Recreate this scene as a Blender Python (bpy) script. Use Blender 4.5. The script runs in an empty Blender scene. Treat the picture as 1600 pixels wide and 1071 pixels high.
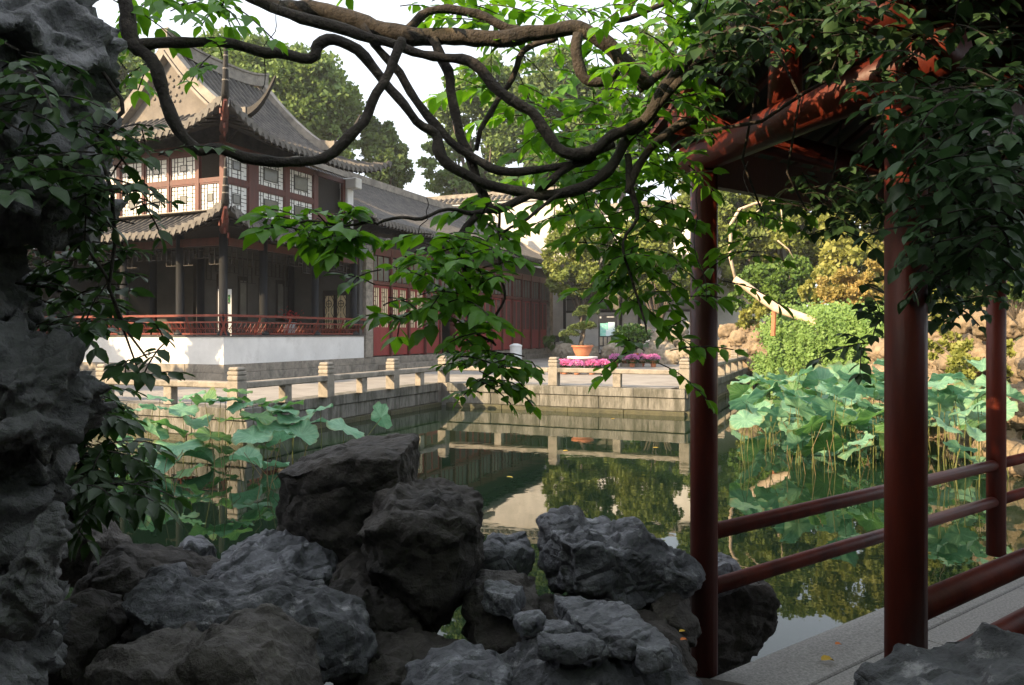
import bpy, math, random
import numpy as np
from mathutils import Vector, Matrix, noise, Euler
rnd = random.Random(7)
rng = np.random.default_rng(11)
PI = math.pi
scene = bpy.context.scene
COL = scene.collection
# ---------------------------------------------------------------- camera
E = 1.45            # eye height above the far terrace (terrace is z = 0)
F = 1200.0
HOR = 522.0
cam_d = bpy.data.cameras.new('camera')
cam = bpy.data.objects.new('camera', cam_d); COL.objects.link(cam)
cam.location = (0, 0, E); cam.rotation_euler = (PI/2, 0, 0)
cam_d.sensor_width = 36; cam_d.lens = 27.0
cam_d.shift_y = -13.5/1600
cam_d.clip_start = 0.05; cam_d.clip_end = 3000
cam_d.dof.use_dof = False
scene.camera = cam
# ---------------------------------------------------------------- sky and sun
SUN_EL = math.radians(25); SUN_AZ = math.atan2(-0.82, -0.57)   # direction towards the sun: atan2(x, y)
w = bpy.data.worlds.new('World'); scene.world = w; w.use_nodes = True
nt = w.node_tree; nt.nodes.clear()
sk = nt.nodes.new('ShaderNodeTexSky'); sk.sky_type = 'NISHITA'; sk.sun_disc = False
sk.sun_elevation = SUN_EL; sk.sun_rotation = SUN_AZ; sk.dust_density = 4.0; sk.air_density = 1.0; sk.ozone_density = 1.0
bg = nt.nodes.new('ShaderNodeBackground'); bg.inputs[1].default_value = 0.15
wo = nt.nodes.new('ShaderNodeOutputWorld')
mxs = nt.nodes.new('ShaderNodeMix'); mxs.data_type = 'RGBA'; mxs.inputs[0].default_value = .62   # thin white haze over the clear sky
mxs.inputs[7].default_value = (5.4, 5.5, 5.65, 1)
nt.links.new(sk.outputs[0], mxs.inputs[6]); nt.links.new(mxs.outputs[2], bg.inputs[0]); nt.links.new(bg.outputs[0], wo.inputs[0])
sun_d = bpy.data.lights.new('sun', 'SUN'); sun_d.energy = 5.0; sun_d.angle = math.radians(0.6); sun_d.color = (1.0, 0.74, 0.44)
sun = bpy.data.objects.new('sun', sun_d); COL.objects.link(sun)
sdir = Vector((math.sin(SUN_AZ)*math.cos(SUN_EL), math.cos(SUN_AZ)*math.cos(SUN_EL), math.sin(SUN_EL)))
sun.rotation_euler = sdir.to_track_quat('Z', 'Y').to_euler(); sun.location = (-30, -30, 30)
scene.view_settings.view_transform = 'Standard'; scene.view_settings.look = 'None'
scene.view_settings.gamma = 1.0; scene.view_settings.exposure = 1.25; scene.view_settings.use_curve_mapping = False
scene.cycles.max_bounces = 8; scene.cycles.diffuse_bounces = 3; scene.cycles.glossy_bounces = 3
scene.cycles.transmission_bounces = 4; scene.cycles.transparent_max_bounces = 8; scene.cycles.caustics_reflective = False
scene.cycles.caustics_refractive = False

# ---------------------------------------------------------------- frames
TH = math.radians(-23)
V = Vector((math.cos(TH), math.sin(TH), 0)); U = Vector((-math.sin(TH), math.cos(TH), 0))
K = Vector((-8.6, 22.9, 0))
def G(a, b, z=0.0): return K + V*a + U*b + Vector((0, 0, z))
def PX(x, y, d): return Vector(((x-800)/F*d, d, E-(y-HOR)/F*d))
WD = Vector((0.8036, 0.595, 0)).normalized(); WN = Vector((0.595, -0.8036, 0)).normalized()   # corridor along / towards the near side

# ---------------------------------------------------------------- mesh helpers
class MB:
    def __init__(s): s.v = []; s.f = []
    def add(s, vs, fs):
        o = len(s.v); s.v.extend([tuple(p) for p in vs]); s.f.extend([tuple(i+o for i in f) for f in fs]); return s
    def box(s, x0, x1, y0, y1, z0, z1, M=None):
        vs = [(x, y, z) for z in (z0, z1) for y in (y0, y1) for x in (x0, x1)]
        if M is not None: vs = [M @ Vector(p) for p in vs]
        return s.add(vs, [(0,2,3,1),(4,5,7,6),(0,1,5,4),(2,6,7,3),(0,4,6,2),(1,3,7,5)])
    def bbox(s, x0, x1, y0, y1, z0, z1, c=0.015, M=None):
        """box with chamfered vertical and top edges"""
        pl = lambda k, z: [(x0+k,y0,z),(x1-k,y0,z),(x1,y0+k,z),(x1,y1-k,z),(x1-k,y1,z),(x0+k,y1,z),(x0,y1-k,z),(x0,y0+k,z)]
        def ins(z, k): return [(min(max(x, x0+k), x1-k), min(max(y, y0+k), y1-k), zz) for x, y, zz in pl(c, z)]
        vs = ins(z0, c) + pl(c, z0+c) + pl(c, z1-c) + ins(z1, c)
        if M is not None: vs = [M @ Vector(p) for p in vs]
        fs = [tuple(range(7, -1, -1)), tuple(range(24, 32))]
        for r in range(3):
            for i in range(8): fs.append((r*8+i, r*8+(i+1) % 8, (r+1)*8+(i+1) % 8, (r+1)*8+i))
        return s.add(vs, fs)
    def tube(s, pts, rad, n=8, cap=True, sx=1.0, jit=0.0):
        pts = [Vector(p) for p in pts]; m = len(pts)
        if not hasattr(rad, '__len__'): rad = [rad]*m
        t0 = (pts[1]-pts[0]).normalized()
        up = Vector((0,0,1)) if abs(t0.z) < .9 else Vector((1,0,0))
        side = t0.cross(up).normalized(); vs = []
        for i in range(m):
            t = (pts[min(i+1,m-1)]-pts[max(i-1,0)])
            t = t.normalized() if t.length > 1e-9 else t0
            side = side - t*side.dot(t); side = side.normalized() if side.length > 1e-6 else t.orthogonal().normalized()
            u2 = t.cross(side)
            for k in range(n):
                a = 2*PI*k/n; r = rad[i]*(1+(rnd.uniform(-jit, jit) if jit else 0))
                vs.append(pts[i] + side*(math.cos(a)*r*sx) + u2*(math.sin(a)*r))
        fs = [(i*n+k, i*n+(k+1) % n, (i+1)*n+(k+1) % n, (i+1)*n+k) for i in range(m-1) for k in range(n)]
        if cap: fs += [tuple(range(n-1, -1, -1)), tuple((m-1)*n+k for k in range(n))]
        return s.add(vs, fs)
    def ribbon(s, pts, w, h, side=None):
        """swept rectangular section (w across, h up), standing on the points"""
        pts = [Vector(p) for p in pts]; m = len(pts)
        if not hasattr(h, '__len__'): h = [h]*m
        if not hasattr(w, '__len__'): w = [w]*m
        vs = []
        for i in range(m):
            t = pts[min(i+1,m-1)]-pts[max(i-1,0)]
            sd = side if side is not None else Vector((t.y, -t.x, 0)).normalized()
            up = Vector((0,0,1)) if abs(t.normalized().z) < .8 else sd.cross(t).normalized()
            if up.z < 0: up = -up
            a = pts[i]-sd*w[i]/2; b = pts[i]+sd*w[i]/2
            vs += [a, b, b+up*h[i], a+up*h[i]]
        fs = [(i*4+k, i*4+(k+1) % 4, (i+1)*4+(k+1) % 4, (i+1)*4+k) for i in range(m-1) for k in range(4)]
        fs += [(3,2,1,0), tuple((m-1)*4+k for k in range(4))]
        return s.add(vs, fs)
    def lathe(s, prof, n=16, M=None, cap=True):
        vs = []
        for r, z in prof:
            for k in range(n):
                p = Vector((r*math.cos(2*PI*k/n), r*math.sin(2*PI*k/n), z)); vs.append(M @ p if M is not None else p)
        m = len(prof)
        fs = [(i*n+k, i*n+(k+1) % n, (i+1)*n+(k+1) % n, (i+1)*n+k) for i in range(m-1) for k in range(n)]
        if cap: fs += [tuple(range(n-1, -1, -1)), tuple((m-1)*n+k for k in range(n))]
        return s.add(vs, fs)
    def build(s, name, mat, parent=None, smooth=False, loc=None, kind=None, rz=None):
        me = bpy.data.meshes.new(name); me.from_pydata(s.v, [], s.f)
        if mat: me.materials.append(mat)
        if smooth: me.shade_smooth()
        o = bpy.data.objects.new(name, me); COL.objects.link(o)
        if parent is not None: o.parent = parent
        if loc is not None: o.location = loc
        if rz is not None: o.rotation_euler = (0, 0, rz)
        if kind: o['kind'] = kind
        return o
def npmesh(name, vs, fs, mat, parent=None, smooth=False, kind=None):
    """vs (n,3) array, fs (m,k) array of equal sized faces"""
    me = bpy.data.meshes.new(name); vs = np.asarray(vs, dtype=np.float32); fs = np.asarray(fs, dtype=np.int32)
    me.vertices.add(len(vs)); me.vertices.foreach_set('co', vs.ravel())
    k = fs.shape[1]; me.loops.add(fs.size); me.loops.foreach_set('vertex_index', fs.ravel())
    me.polygons.add(len(fs)); me.polygons.foreach_set('loop_start', np.arange(0, fs.size, k, dtype=np.int32))
    me.update(calc_edges=True); me.validate()
    if mat: me.materials.append(mat)
    if smooth: me.shade_smooth()
    o = bpy.data.objects.new(name, me); COL.objects.link(o)
    if parent is not None: o.parent = parent
    if kind: o['kind'] = kind
    return o
def tag(o, label=None, cat=None, group=None, kind=None):
    if label: o['label'] = label
    if cat: o['category'] = cat
    if group: o['group'] = group
    if kind: o['kind'] = kind
    return o
def thing(name, label, cat, loc=(0,0,0), rz=0.0, group=None):
    o = bpy.data.objects.new(name, None); COL.objects.link(o); o.location = loc; o.rotation_euler = (0,0,rz)
    o.empty_display_size = .2
    return tag(o, label, cat, group)
def copy_tree(o, parent=None):
    c = o.copy(); COL.objects.link(c)
    if parent is not None: c.parent = parent
    for ch in list(o.children): copy_tree(ch, c)
    return c
def inst(src, parent, loc=None, name=None):
    c = src.copy(); COL.objects.link(c); c.parent = parent
    if loc is not None: c.location = loc
    return c

# ---------------------------------------------------------------- materials
def mat(name, c1, c2=None, scale=4.0, rough=.7, bump=0.0, bscale=None, detail=5, c3=None, c3scale=None, c3amt=.5,
        spec=.4, trans=0.0, stretch=(1,1,1), coords='Object', metallic=0.0, bdist=0.02, c3sharp=.12, c3pos=.55, voro=None, backc=None):
    m = bpy.data.materials.new(name); m.use_nodes = True; t = m.node_tree; N = t.nodes; L = t.links
    bs = N['Principled BSDF']; out = N['Material Output']
    bs.inputs['Roughness'].default_value = rough; bs.inputs['Specular IOR Level'].default_value = spec
    bs.inputs['Metallic'].default_value = metallic
    tc = N.new('ShaderNodeTexCoord'); mp = N.new('ShaderNodeMapping'); mp.inputs['Scale'].default_value = stretch
    if coords == 'Pos':
        ge = N.new('ShaderNodeNewGeometry'); L.new(ge.outputs['Position'], mp.inputs[0])
    else: L.new(tc.outputs[coords], mp.inputs[0])
    col = None
    if c2 is not None:
        n = N.new('ShaderNodeTexNoise'); n.inputs['Scale'].default_value = scale; n.inputs['Detail'].default_value = detail
        n.inputs['Roughness'].default_value = .65; L.new(mp.outputs[0], n.inputs[0])
        r = N.new('ShaderNodeValToRGB'); r.color_ramp.elements[0].position = .3; r.color_ramp.elements[1].position = .7
        r.color_ramp.elements[0].color = (*c1, 1); r.color_ramp.elements[1].color = (*c2, 1); L.new(n.outputs[0], r.inputs[0]); col = r.outputs[0]
        if c3 is not None:
            n3 = N.new('ShaderNodeTexNoise'); n3.inputs['Scale'].default_value = c3scale or scale*.3; n3.inputs['Detail'].default_value = 8
            n3.inputs['Roughness'].default_value = .7; L.new(mp.outputs[0], n3.inputs[0])
            r3 = N.new('ShaderNodeValToRGB'); r3.color_ramp.elements[0].position = c3pos; r3.color_ramp.elements[1].position = c3pos+c3sharp
            r3.color_ramp.elements[0].color = (0,0,0,1); r3.color_ramp.elements[1].color = (c3amt,)*3+(1,)
            L.new(n3.outputs[0], r3.inputs[0]); mx = N.new('ShaderNodeMix'); mx.data_type = 'RGBA'
            L.new(r3.outputs[0], mx.inputs[0]); L.new(col, mx.inputs[6]); mx.inputs[7].default_value = (*c3, 1); col = mx.outputs[2]
        L.new(col, bs.inputs['Base Color'])
        ml = N.new('ShaderNodeMath'); ml.operation = 'MULTIPLY_ADD'; L.new(n.outputs[0], ml.inputs[0]); ml.inputs[1].default_value = .25; ml.inputs[2].default_value = rough-.12
        L.new(ml.outputs[0], bs.inputs['Roughness'])
    else: bs.inputs['Base Color'].default_value = (*c1, 1)
    if bump:
        b = N.new('ShaderNodeBump'); b.inputs['Strength'].default_value = bump; b.inputs['Distance'].default_value = bdist
        nb = N.new('ShaderNodeTexNoise'); nb.inputs['Scale'].default_value = bscale or scale*3; nb.inputs['Detail'].default_value = 7
        nb.inputs['Roughness'].default_value = .62
        L.new(mp.outputs[0], nb.inputs[0]); h = nb.outputs[0]
        if voro:
            vo = N.new('ShaderNodeTexVoronoi'); vo.inputs['Scale'].default_value = voro; vo.feature = 'DISTANCE_TO_EDGE'
            L.new(mp.outputs[0], vo.inputs[0]); ad = N.new('ShaderNodeMath'); ad.operation = 'ADD'
            mm = N.new('ShaderNodeMath'); mm.operation = 'MINIMUM'; L.new(vo.outputs[0], mm.inputs[0]); mm.inputs[1].default_value = .12
            m3 = N.new('ShaderNodeMath'); m3.operation = 'MULTIPLY'; L.new(mm.outputs[0], m3.inputs[0]); m3.inputs[1].default_value = 3
            L.new(m3.outputs[0], ad.inputs[0]); L.new(h, ad.inputs[1]); h = ad.outputs[0]
        L.new(h, b.inputs['Height']); L.new(b.outputs[0], bs.inputs['Normal'])
    if trans:
        tl = N.new('ShaderNodeBsdfTranslucent'); ms = N.new('ShaderNodeMixShader'); ms.inputs[0].default_value = trans
        if col is not None:
            hs = N.new('ShaderNodeHueSaturation'); hs.inputs['Value'].default_value = 1.9; hs.inputs['Saturation'].default_value = 1.1; hs.inputs['Hue'].default_value = .485
            L.new(col, hs.inputs['Color']); L.new(hs.outputs[0], tl.inputs[0])
        else: tl.inputs[0].default_value = (*c1, 1)
        L.new(bs.outputs[0], ms.inputs[1]); L.new(tl.outputs[0], ms.inputs[2]); L.new(ms.outputs[0], out.inputs[0])
    return m
M = {}
M['rock'] = mat('lake_rock', (.030,.031,.036), (.16,.165,.18), 5, .75, 1.0, 13, 8, voro=5, c3=(.50,.50,.52), c3scale=9, c3amt=.7, c3pos=.57, bdist=.06)
M['rock_dark'] = mat('dark_rock', (.018,.016,.015), (.08,.071,.063), 4, .8, 1.0, 12, 8, voro=4, c3=(.18,.175,.17), c3scale=11, c3amt=.4, c3pos=.62, bdist=.06)
M['rock_pale'] = mat('pale_lake_rock', (.055,.056,.058), (.25,.25,.26), 4, .75, 1.0, 12, 8, voro=4, c3=(.50,.50,.50), c3scale=6, c3amt=.6, c3pos=.58, bdist=.05)
M['rock_blue'] = mat('blue_grey_rock', (.05,.052,.06), (.22,.23,.255), 5, .6, 1.0, 14, 8, voro=6, c3=(.55,.56,.60), c3scale=10, c3amt=.6, c3pos=.58, bdist=.06)
M['rock_brown'] = mat('brown_grey_rock', (.026,.023,.021), (.12,.108,.098), 4, .75, 1.0, 10, 8, voro=3, c3=(.28,.27,.25), c3scale=8, c3amt=.5, c3pos=.6, bdist=.06)
M['rock_warm'] = mat('yellow_rock', (.13,.10,.065), (.31,.24,.165), 1.5, .85, .8, 6, c3=(.12,.10,.07), c3scale=2, c3amt=.6, bdist=.06)
M['rock_far'] = mat('bank_rock', (.16,.14,.11), (.33,.29,.23), 1.2, .85, .7, 5, c3=(.08,.09,.05), c3scale=1.5, c3amt=.5, bdist=.06)
M['ivy'] = mat('ground_ivy', (.03,.055,.015), (.08,.11,.03), 3, .9, 1.0, 9, 8, bdist=.15, c3=(.16,.13,.08), c3scale=.8, c3amt=.7)
M['soil'] = mat('soil', (.05,.042,.035), (.11,.095,.08), 6, .95, .8, 30)
M['stone'] = mat('kerb_granite', (.17,.155,.13), (.33,.295,.25), 5, .85, .6, 40, 6, c3=(.10,.095,.08), c3scale=2.4, c3amt=.7, c3pos=.5, bdist=.01)
M['stone2'] = mat('wall_granite', (.12,.118,.105), (.25,.24,.215), 5, .88, .9, 22, 7, c3=(.07,.07,.055), c3scale=2.2, c3amt=.85, c3pos=.46, bdist=.03, stretch=(1.6,1.6,.35))
M['algae'] = mat('wet_algae_stone', (.035,.036,.020), (.09,.085,.045), 5, .6, .9, 18, 7, bdist=.03)
M['pave'] = mat('terrace_paving', (.21,.197,.18), (.34,.32,.295), 1.2, .9, .6, 45, 6, c3=(.13,.12,.11), c3scale=.5, c3amt=.6, bdist=.012)
M['granite'] = mat('corridor_granite', (.15,.145,.14), (.36,.35,.33), 70, .7, .35, 90, 3, c3=(.12,.12,.12), c3scale=1.2, c3amt=.4, bdist=.004)
M['wallw'] = mat('white_limewash', (.60,.60,.59), (.76,.76,.75), 1.2, .9, .25, 12, 6, c3=(.34,.33,.30), c3scale=1.1, c3amt=.7, c3pos=.56, c3sharp=.3)
M['wallg'] = mat('weathered_limewash', (.40,.39,.37), (.62,.60,.57), .8, .92, .3, 10, 7, c3=(.24,.22,.20), c3scale=.5, c3amt=.7, c3pos=.48, c3sharp=.25)
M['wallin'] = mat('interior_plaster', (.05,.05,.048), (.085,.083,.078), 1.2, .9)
M['tile'] = mat('roof_tile', (.040,.039,.040), (.115,.108,.10), 3.5, .85, .7, 22, 6, c3=(.22,.20,.17), c3scale=1.3, c3amt=.4, c3pos=.52, bdist=.02, c3sharp=.2)
M['tile_drip'] = mat('drip_tile', (.075,.07,.068), (.17,.16,.145), 6, .85, .5, 30)
M['ridge'] = mat('ridge_plaster', (.15,.14,.125), (.32,.29,.25), 2.0, .9, .6, 14, 6, c3=(.10,.09,.08), c3scale=2.5, c3amt=.6, c3pos=.5)
M['gable'] = mat('gable_plaster', (.085,.078,.07), (.20,.178,.155), 1.6, .9, .6, 8, 6, c3=(.18,.16,.14), c3scale=1.5, c3amt=.6)
M['black'] = mat('black_iron', (.008,.008,.008), (.02,.018,.018), 5, .7, .3, 20)
M['woodd'] = mat('dark_timber', (.010,.008,.007), (.024,.018,.015), 4, .65, .3, 20, stretch=(1,1,.2))
M['woodb'] = mat('blue_black_timber', (.004,.005,.007), (.010,.012,.015), 4, .6, .3, 20, stretch=(1,1,.2))
M['woodr'] = mat('brown_red_timber', (.065,.018,.014), (.12,.033,.025), 5, .5, .3, 18, stretch=(1,1,.2))
M['door'] = mat('maroon_door_paint', (.19,.028,.028), (.27,.045,.04), 3, .5, .25, 12, stretch=(1,1,.15), c3=(.12,.03,.03), c3amt=.5)
M['rail'] = mat('red_brown_rail', (.10,.02,.014), (.20,.04,.026), 5, .45, .3, 25)
M['lacq'] = mat('red_lacquer', (.032,.005,.004), (.14,.021,.009), 3, .46, .25, 9, 6, stretch=(1,1,.25), c3=(.045,.012,.009), c3scale=4, c3amt=.6, spec=.28)
M['pane'] = mat('white_shell_pane', (.66,.66,.64), (.78,.78,.76), 9, .35)
M['paper'] = mat('cream_window_paper', (.62,.50,.30), (.85,.75,.52), 3, .6)  # bright cream colour stands in for the lit garden beyond the lattice
M['glassd'] = mat('dark_glass', (.10,.10,.09), (.17,.17,.155), 2, .15, spec=.6)
M['terra'] = mat('terracotta', (.34,.12,.06), (.48,.19,.10), 5, .8, .3, 20)
M['soilpot'] = mat('pot_soil', (.04,.03,.02))
M['pink'] = mat('pink_petals', (.50,.12,.36), (.68,.32,.58), 8, .7, trans=.25)
M['pink2'] = mat('magenta_petals', (.60,.10,.32), (.78,.32,.52), 8, .7, trans=.25)
M['bark'] = mat('vine_bark', (.015,.012,.010), (.055,.045,.036), 9, .85, 1.0, 26, 7, stretch=(1,1,1), c3=(.16,.13,.10), c3scale=8, c3amt=.6, bdist=.03)
M['barkt'] = mat('tree_bark', (.06,.05,.04), (.16,.13,.10), 3, .9, .8, 10, bdist=.04)
M['log'] = mat('bleached_log', (.36,.27,.19), (.62,.50,.38), 2.5, .85, .8, 9, stretch=(1,1,1), bdist=.03, c3=(.20,.15,.10), c3amt=.5)
M['wisteria'] = mat('wisteria_leaf', (.045,.14,.014), (.14,.32,.04), 6, .42, .2, 60, trans=.42, coords='Pos', bdist=.002, c3=(.26,.30,.05), c3scale=5, c3amt=.6, c3pos=.64, c3sharp=.08)
M['leafd'] = mat('dark_leaf', (.014,.04,.010), (.045,.105,.024), 6, .42, .2, 60, coords='Pos', trans=.28, bdist=.002)
M['creeper'] = mat('creeper_leaf', (.016,.042,.015), (.055,.11,.042), 6, .48, .2, 60, coords='Pos', trans=.25, bdist=.002)
M['camphor'] = mat('camphor_foliage', (.06,.12,.03), (.17,.25,.065), .35, .6, trans=.2)
M['evergreen'] = mat('evergreen_foliage', (.045,.09,.022), (.13,.19,.05), .4, .6, trans=.2)
M['osmanthus'] = mat('osmanthus_foliage', (.07,.12,.025), (.23,.26,.06), .6, .6, trans=.25)
M['pinel'] = mat('pine_needles', (.04,.10,.018), (.12,.20,.03), .9, .6, trans=.2)
M['maple'] = mat('yellow_maple_foliage', (.20,.20,.05), (.40,.29,.10), .8, .6, trans=.3)
M['yell'] = mat('yellow_green_foliage', (.16,.20,.045), (.30,.30,.08), .6, .6, trans=.3)
M['curtain'] = mat('hanging_creeper_foliage', (.085,.17,.035), (.20,.32,.085), 1.5, .6, trans=.2)
M['bonsai'] = mat('bonsai_foliage', (.05,.09,.03), (.13,.17,.05), 5, .6)
M['lotus'] = mat('lotus_leaf', (.09,.22,.13), (.19,.37,.24), 2.5, .55, .35, 22, 5, trans=.25, bdist=.01, c3=(.30,.24,.10), c3scale=2.2, c3amt=.6, c3pos=.63)
M['lotusg'] = mat('green_lotus_leaf', (.055,.15,.045), (.12,.25,.08), 2.5, .5, .35, 22, 5, trans=.4, bdist=.01)
M['stalk'] = mat('lotus_stalk', (.08,.11,.03), (.16,.15,.055), 6, .6)
M['stalkb'] = mat('dry_stalk', (.10,.07,.03), (.18,.12,.05), 6, .7)
M['signb'] = mat('sign_board_black', (.016,.016,.018), rough=.4)
M['signw'] = mat('sign_white', (.62,.65,.66), (.72,.74,.75), 3, .4)
M['signm'] = mat('sign_map_green', (.12,.42,.36), (.30,.60,.52), 6, .4)
M['signl'] = mat('sign_map_blue', (.42,.60,.66), (.6,.7,.72), 5, .4)
M['ink'] = mat('ink_print', (.05,.05,.055), rough=.6)
M['inkg'] = mat('green_print', (.06,.25,.08), rough=.6)
M['inkl'] = mat('pale_print', (.45,.45,.43), rough=.6)
M['yleaf'] = mat('yellow_leaf', (.50,.32,.03), (.62,.42,.05), 20, .6)
M['oleaf'] = mat('orange_leaf', (.62,.16,.03), (.75,.25,.05), 20, .6)
M['porc'] = mat('blue_white_porcelain', (.25,.35,.45), (.55,.6,.62), 8, .2)
M['redfl'] = mat('red_flowers', (.35,.02,.03), (.45,.05,.05), 8, .7)
for key in ('lotus', 'lotusg'):
    m = M[key]; t = m.node_tree; N = t.nodes; L = t.links; bs = N['Principled BSDF']
    src = bs.inputs['Base Color'].links[0].from_socket
    tc = N.new('ShaderNodeTexCoord'); sx = N.new('ShaderNodeSeparateXYZ'); L.new(tc.outputs['Object'], sx.inputs[0])
    at = N.new('ShaderNodeMath'); at.operation = 'ARCTAN2'; L.new(sx.outputs[1], at.inputs[0]); L.new(sx.outputs[0], at.inputs[1])
    m1 = N.new('ShaderNodeMath'); m1.operation = 'MULTIPLY'; m1.inputs[1].default_value = 11; L.new(at.outputs[0], m1.inputs[0])
    c1 = N.new('ShaderNodeMath'); c1.operation = 'COSINE'; L.new(m1.outputs[0], c1.inputs[0])
    ab = N.new('ShaderNodeMath'); ab.operation = 'ABSOLUTE'; L.new(c1.outputs[0], ab.inputs[0])
    pw = N.new('ShaderNodeMath'); pw.operation = 'POWER'; pw.inputs[1].default_value = 14; L.new(ab.outputs[0], pw.inputs[0])
    mm = N.new('ShaderNodeMath'); mm.operation = 'MULTIPLY'; mm.inputs[1].default_value = .5; L.new(pw.outputs[0], mm.inputs[0])
    mx = N.new('ShaderNodeMix'); mx.data_type = 'RGBA'; L.new(mm.outputs[0], mx.inputs[0]); L.new(src, mx.inputs[6]); mx.inputs[7].default_value = (.32,.46,.28,1); 
    # brown rim
    ln = N.new('ShaderNodeVectorMath'); ln.operation = 'LENGTH'; L.new(tc.outputs['Object'], ln.inputs[0])
    mr = N.new('ShaderNodeMapRange'); mr.inputs[1].default_value = .90; mr.inputs[2].default_value = 1.04; mr.inputs[4].default_value = .7; L.new(ln.outputs['Value'], mr.inputs[0])
    my = N.new('ShaderNodeMix'); my.data_type = 'RGBA'; L.new(mr.outputs[0], my.inputs[0]); L.new(mx.outputs[2], my.inputs[6]); my.inputs[7].default_value = (.16,.15,.05,1)
    L.new(my.outputs[2], bs.inputs['Base Color'])
# water
wm = bpy.data.materials.new('pond_water'); wm.use_nodes = True; t = wm.node_tree; N = t.nodes; L = t.links; bs = N['Principled BSDF']
bs.inputs['Base Color'].default_value = (.008,.020,.009,1); bs.inputs['Roughness'].default_value = .015; bs.inputs['IOR'].default_value = 1.333
bs.inputs['Specular IOR Level'].default_value = .5
tc = N.new('ShaderNodeTexCoord'); mp = N.new('ShaderNodeMapping'); mp.inputs['Scale'].default_value = (1, 1, 1); L.new(tc.outputs['Object'], mp.inputs[0])
n1 = N.new('ShaderNodeTexNoise'); n1.inputs['Scale'].default_value = 2.2; n1.inputs['Detail'].default_value = 3; L.new(mp.outputs[0], n1.inputs[0])
n2 = N.new('ShaderNodeTexNoise'); n2.inputs['Scale'].default_value = .12; n2.inputs['Detail'].default_value = 2; L.new(mp.outputs[0], n2.inputs[0])
r2 = N.new('ShaderNodeMapRange'); r2.inputs[1].default_value = .42; r2.inputs[2].default_value = .62; r2.inputs[3].default_value = .25; r2.inputs[4].default_value = 1.0
L.new(n2.outputs[0], r2.inputs[0]); mu = N.new('ShaderNodeMath'); mu.operation = 'MULTIPLY'; L.new(n1.outputs[0], mu.inputs[0]); L.new(r2.outputs[0], mu.inputs[1])
bp = N.new('ShaderNodeBump'); bp.inputs['Strength'].default_value = .11; bp.inputs['Distance'].default_value = .02; L.new(mu.outputs[0], bp.inputs['Height']); L.new(bp.outputs[0], bs.inputs['Normal'])
M['water'] = wm

# ================================================================= THE SETTING
WZ = -0.70
MB().add([(-400,-200,-1.6),(400,-200,-1.6),(400,500,-1.6),(-400,500,-1.6)], [(0,1,2,3)]).build('ground', M['soil'], kind='structure')
MB().add([(-60,-14,WZ),(45,-14,WZ),(45,62,WZ),(-60,62,WZ)], [(0,1,2,3)]).build('water', M['water'], kind='structure')
# terrace (solid behind the kerb stones)
def prism(mb, poly, z0, z1):
    n = len(poly); mb.add([(p.x, p.y, z0) for p in poly] + [(p.x, p.y, z1) for p in poly],
        [tuple(range(n-1,-1,-1)), tuple(range(n, 2*n))] + [(i, (i+1) % n, (i+1) % n+n, i+n) for i in range(n)])
mb = MB(); prism(mb, [G(-70,-5.6), G(5.8,-5.6), G(5.8,2.9), G(12.9,2.9), G(12.9,45), G(-70,45)], -1.55, -0.006)
mb.build('terrace', M['pave'], kind='structure')
mb = MB(); prism(mb, [G(-250,45.01), G(250,45.01), G(250,300), G(-250,300)], -1.55, 0.3)
prism(mb, [G(-250,-40), G(-70.01,-40), G(-70.01,45), G(-250,45)], -1.55, -.01)
mb.build('far_ground', M['soil'], kind='structure')
# kerb walls in stone blocks
def kerb_wall(label, p0, p1, outn, courses, first):
    """p0,p1 garden coords (a,b) of the edge line; outn = outward (a,b) unit"""
    ang = TH + math.atan2(p1[1]-p0[1], p1[0]-p0[0]); Ln = math.hypot(p1[0]-p0[0], p1[1]-p0[1])
    root = thing('retaining_wall', label, 'wall', G(p0[0], p0[1]), ang)
    sgn = -1 if (-(p1[1]-p0[1])*outn[0] + (p1[0]-p0[0])*outn[1]) < 0 else 1     # side of local +y
    for (z0, z1, prot, blk) in courses:
        x = 0.0
        while x < Ln-0.01:
            l = blk*rnd.uniform(.8, 1.25)
            if Ln-(x+l) < blk*.5: l = Ln-x
            d = prot + rnd.uniform(-.012, .012); y0, y1 = -.42, d
            if sgn < 0: y0, y1 = -d, .42
            MB().bbox(x+.004, x+l-.004, y0, y1, z0+.003, z1-.003, .012).build('stone_block', M['algae'] if z0 < -.6 else M['stone2'], root)
            x += l
    return root
CRS = [(-.24, 0.0, .06, 1.9), (-.58, -.24, .0, 1.5), (-1.2, -.58, .11, 1.6)]
kerb_wall('grey stone block pond wall below the white pavilion side railing', (5.9,-5.6), (5.9,2.5), (1,0), CRS, 0)
kerb_wall('sunlit stone block pond wall across the back of the pond below the flower pots', (6.2,2.5), (13.2,2.5), (0,-1), CRS, 0)
kerb_wall('stone block pond wall receding on the right behind the first red pillar', (13.2,2.5), (13.2,24), (1,0), CRS, 0)
kerb_wall('stone block pond wall behind the left lotus leaves', (-22,-6.0), (6.3,-6.0), (0,-1), CRS, 0)
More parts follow.
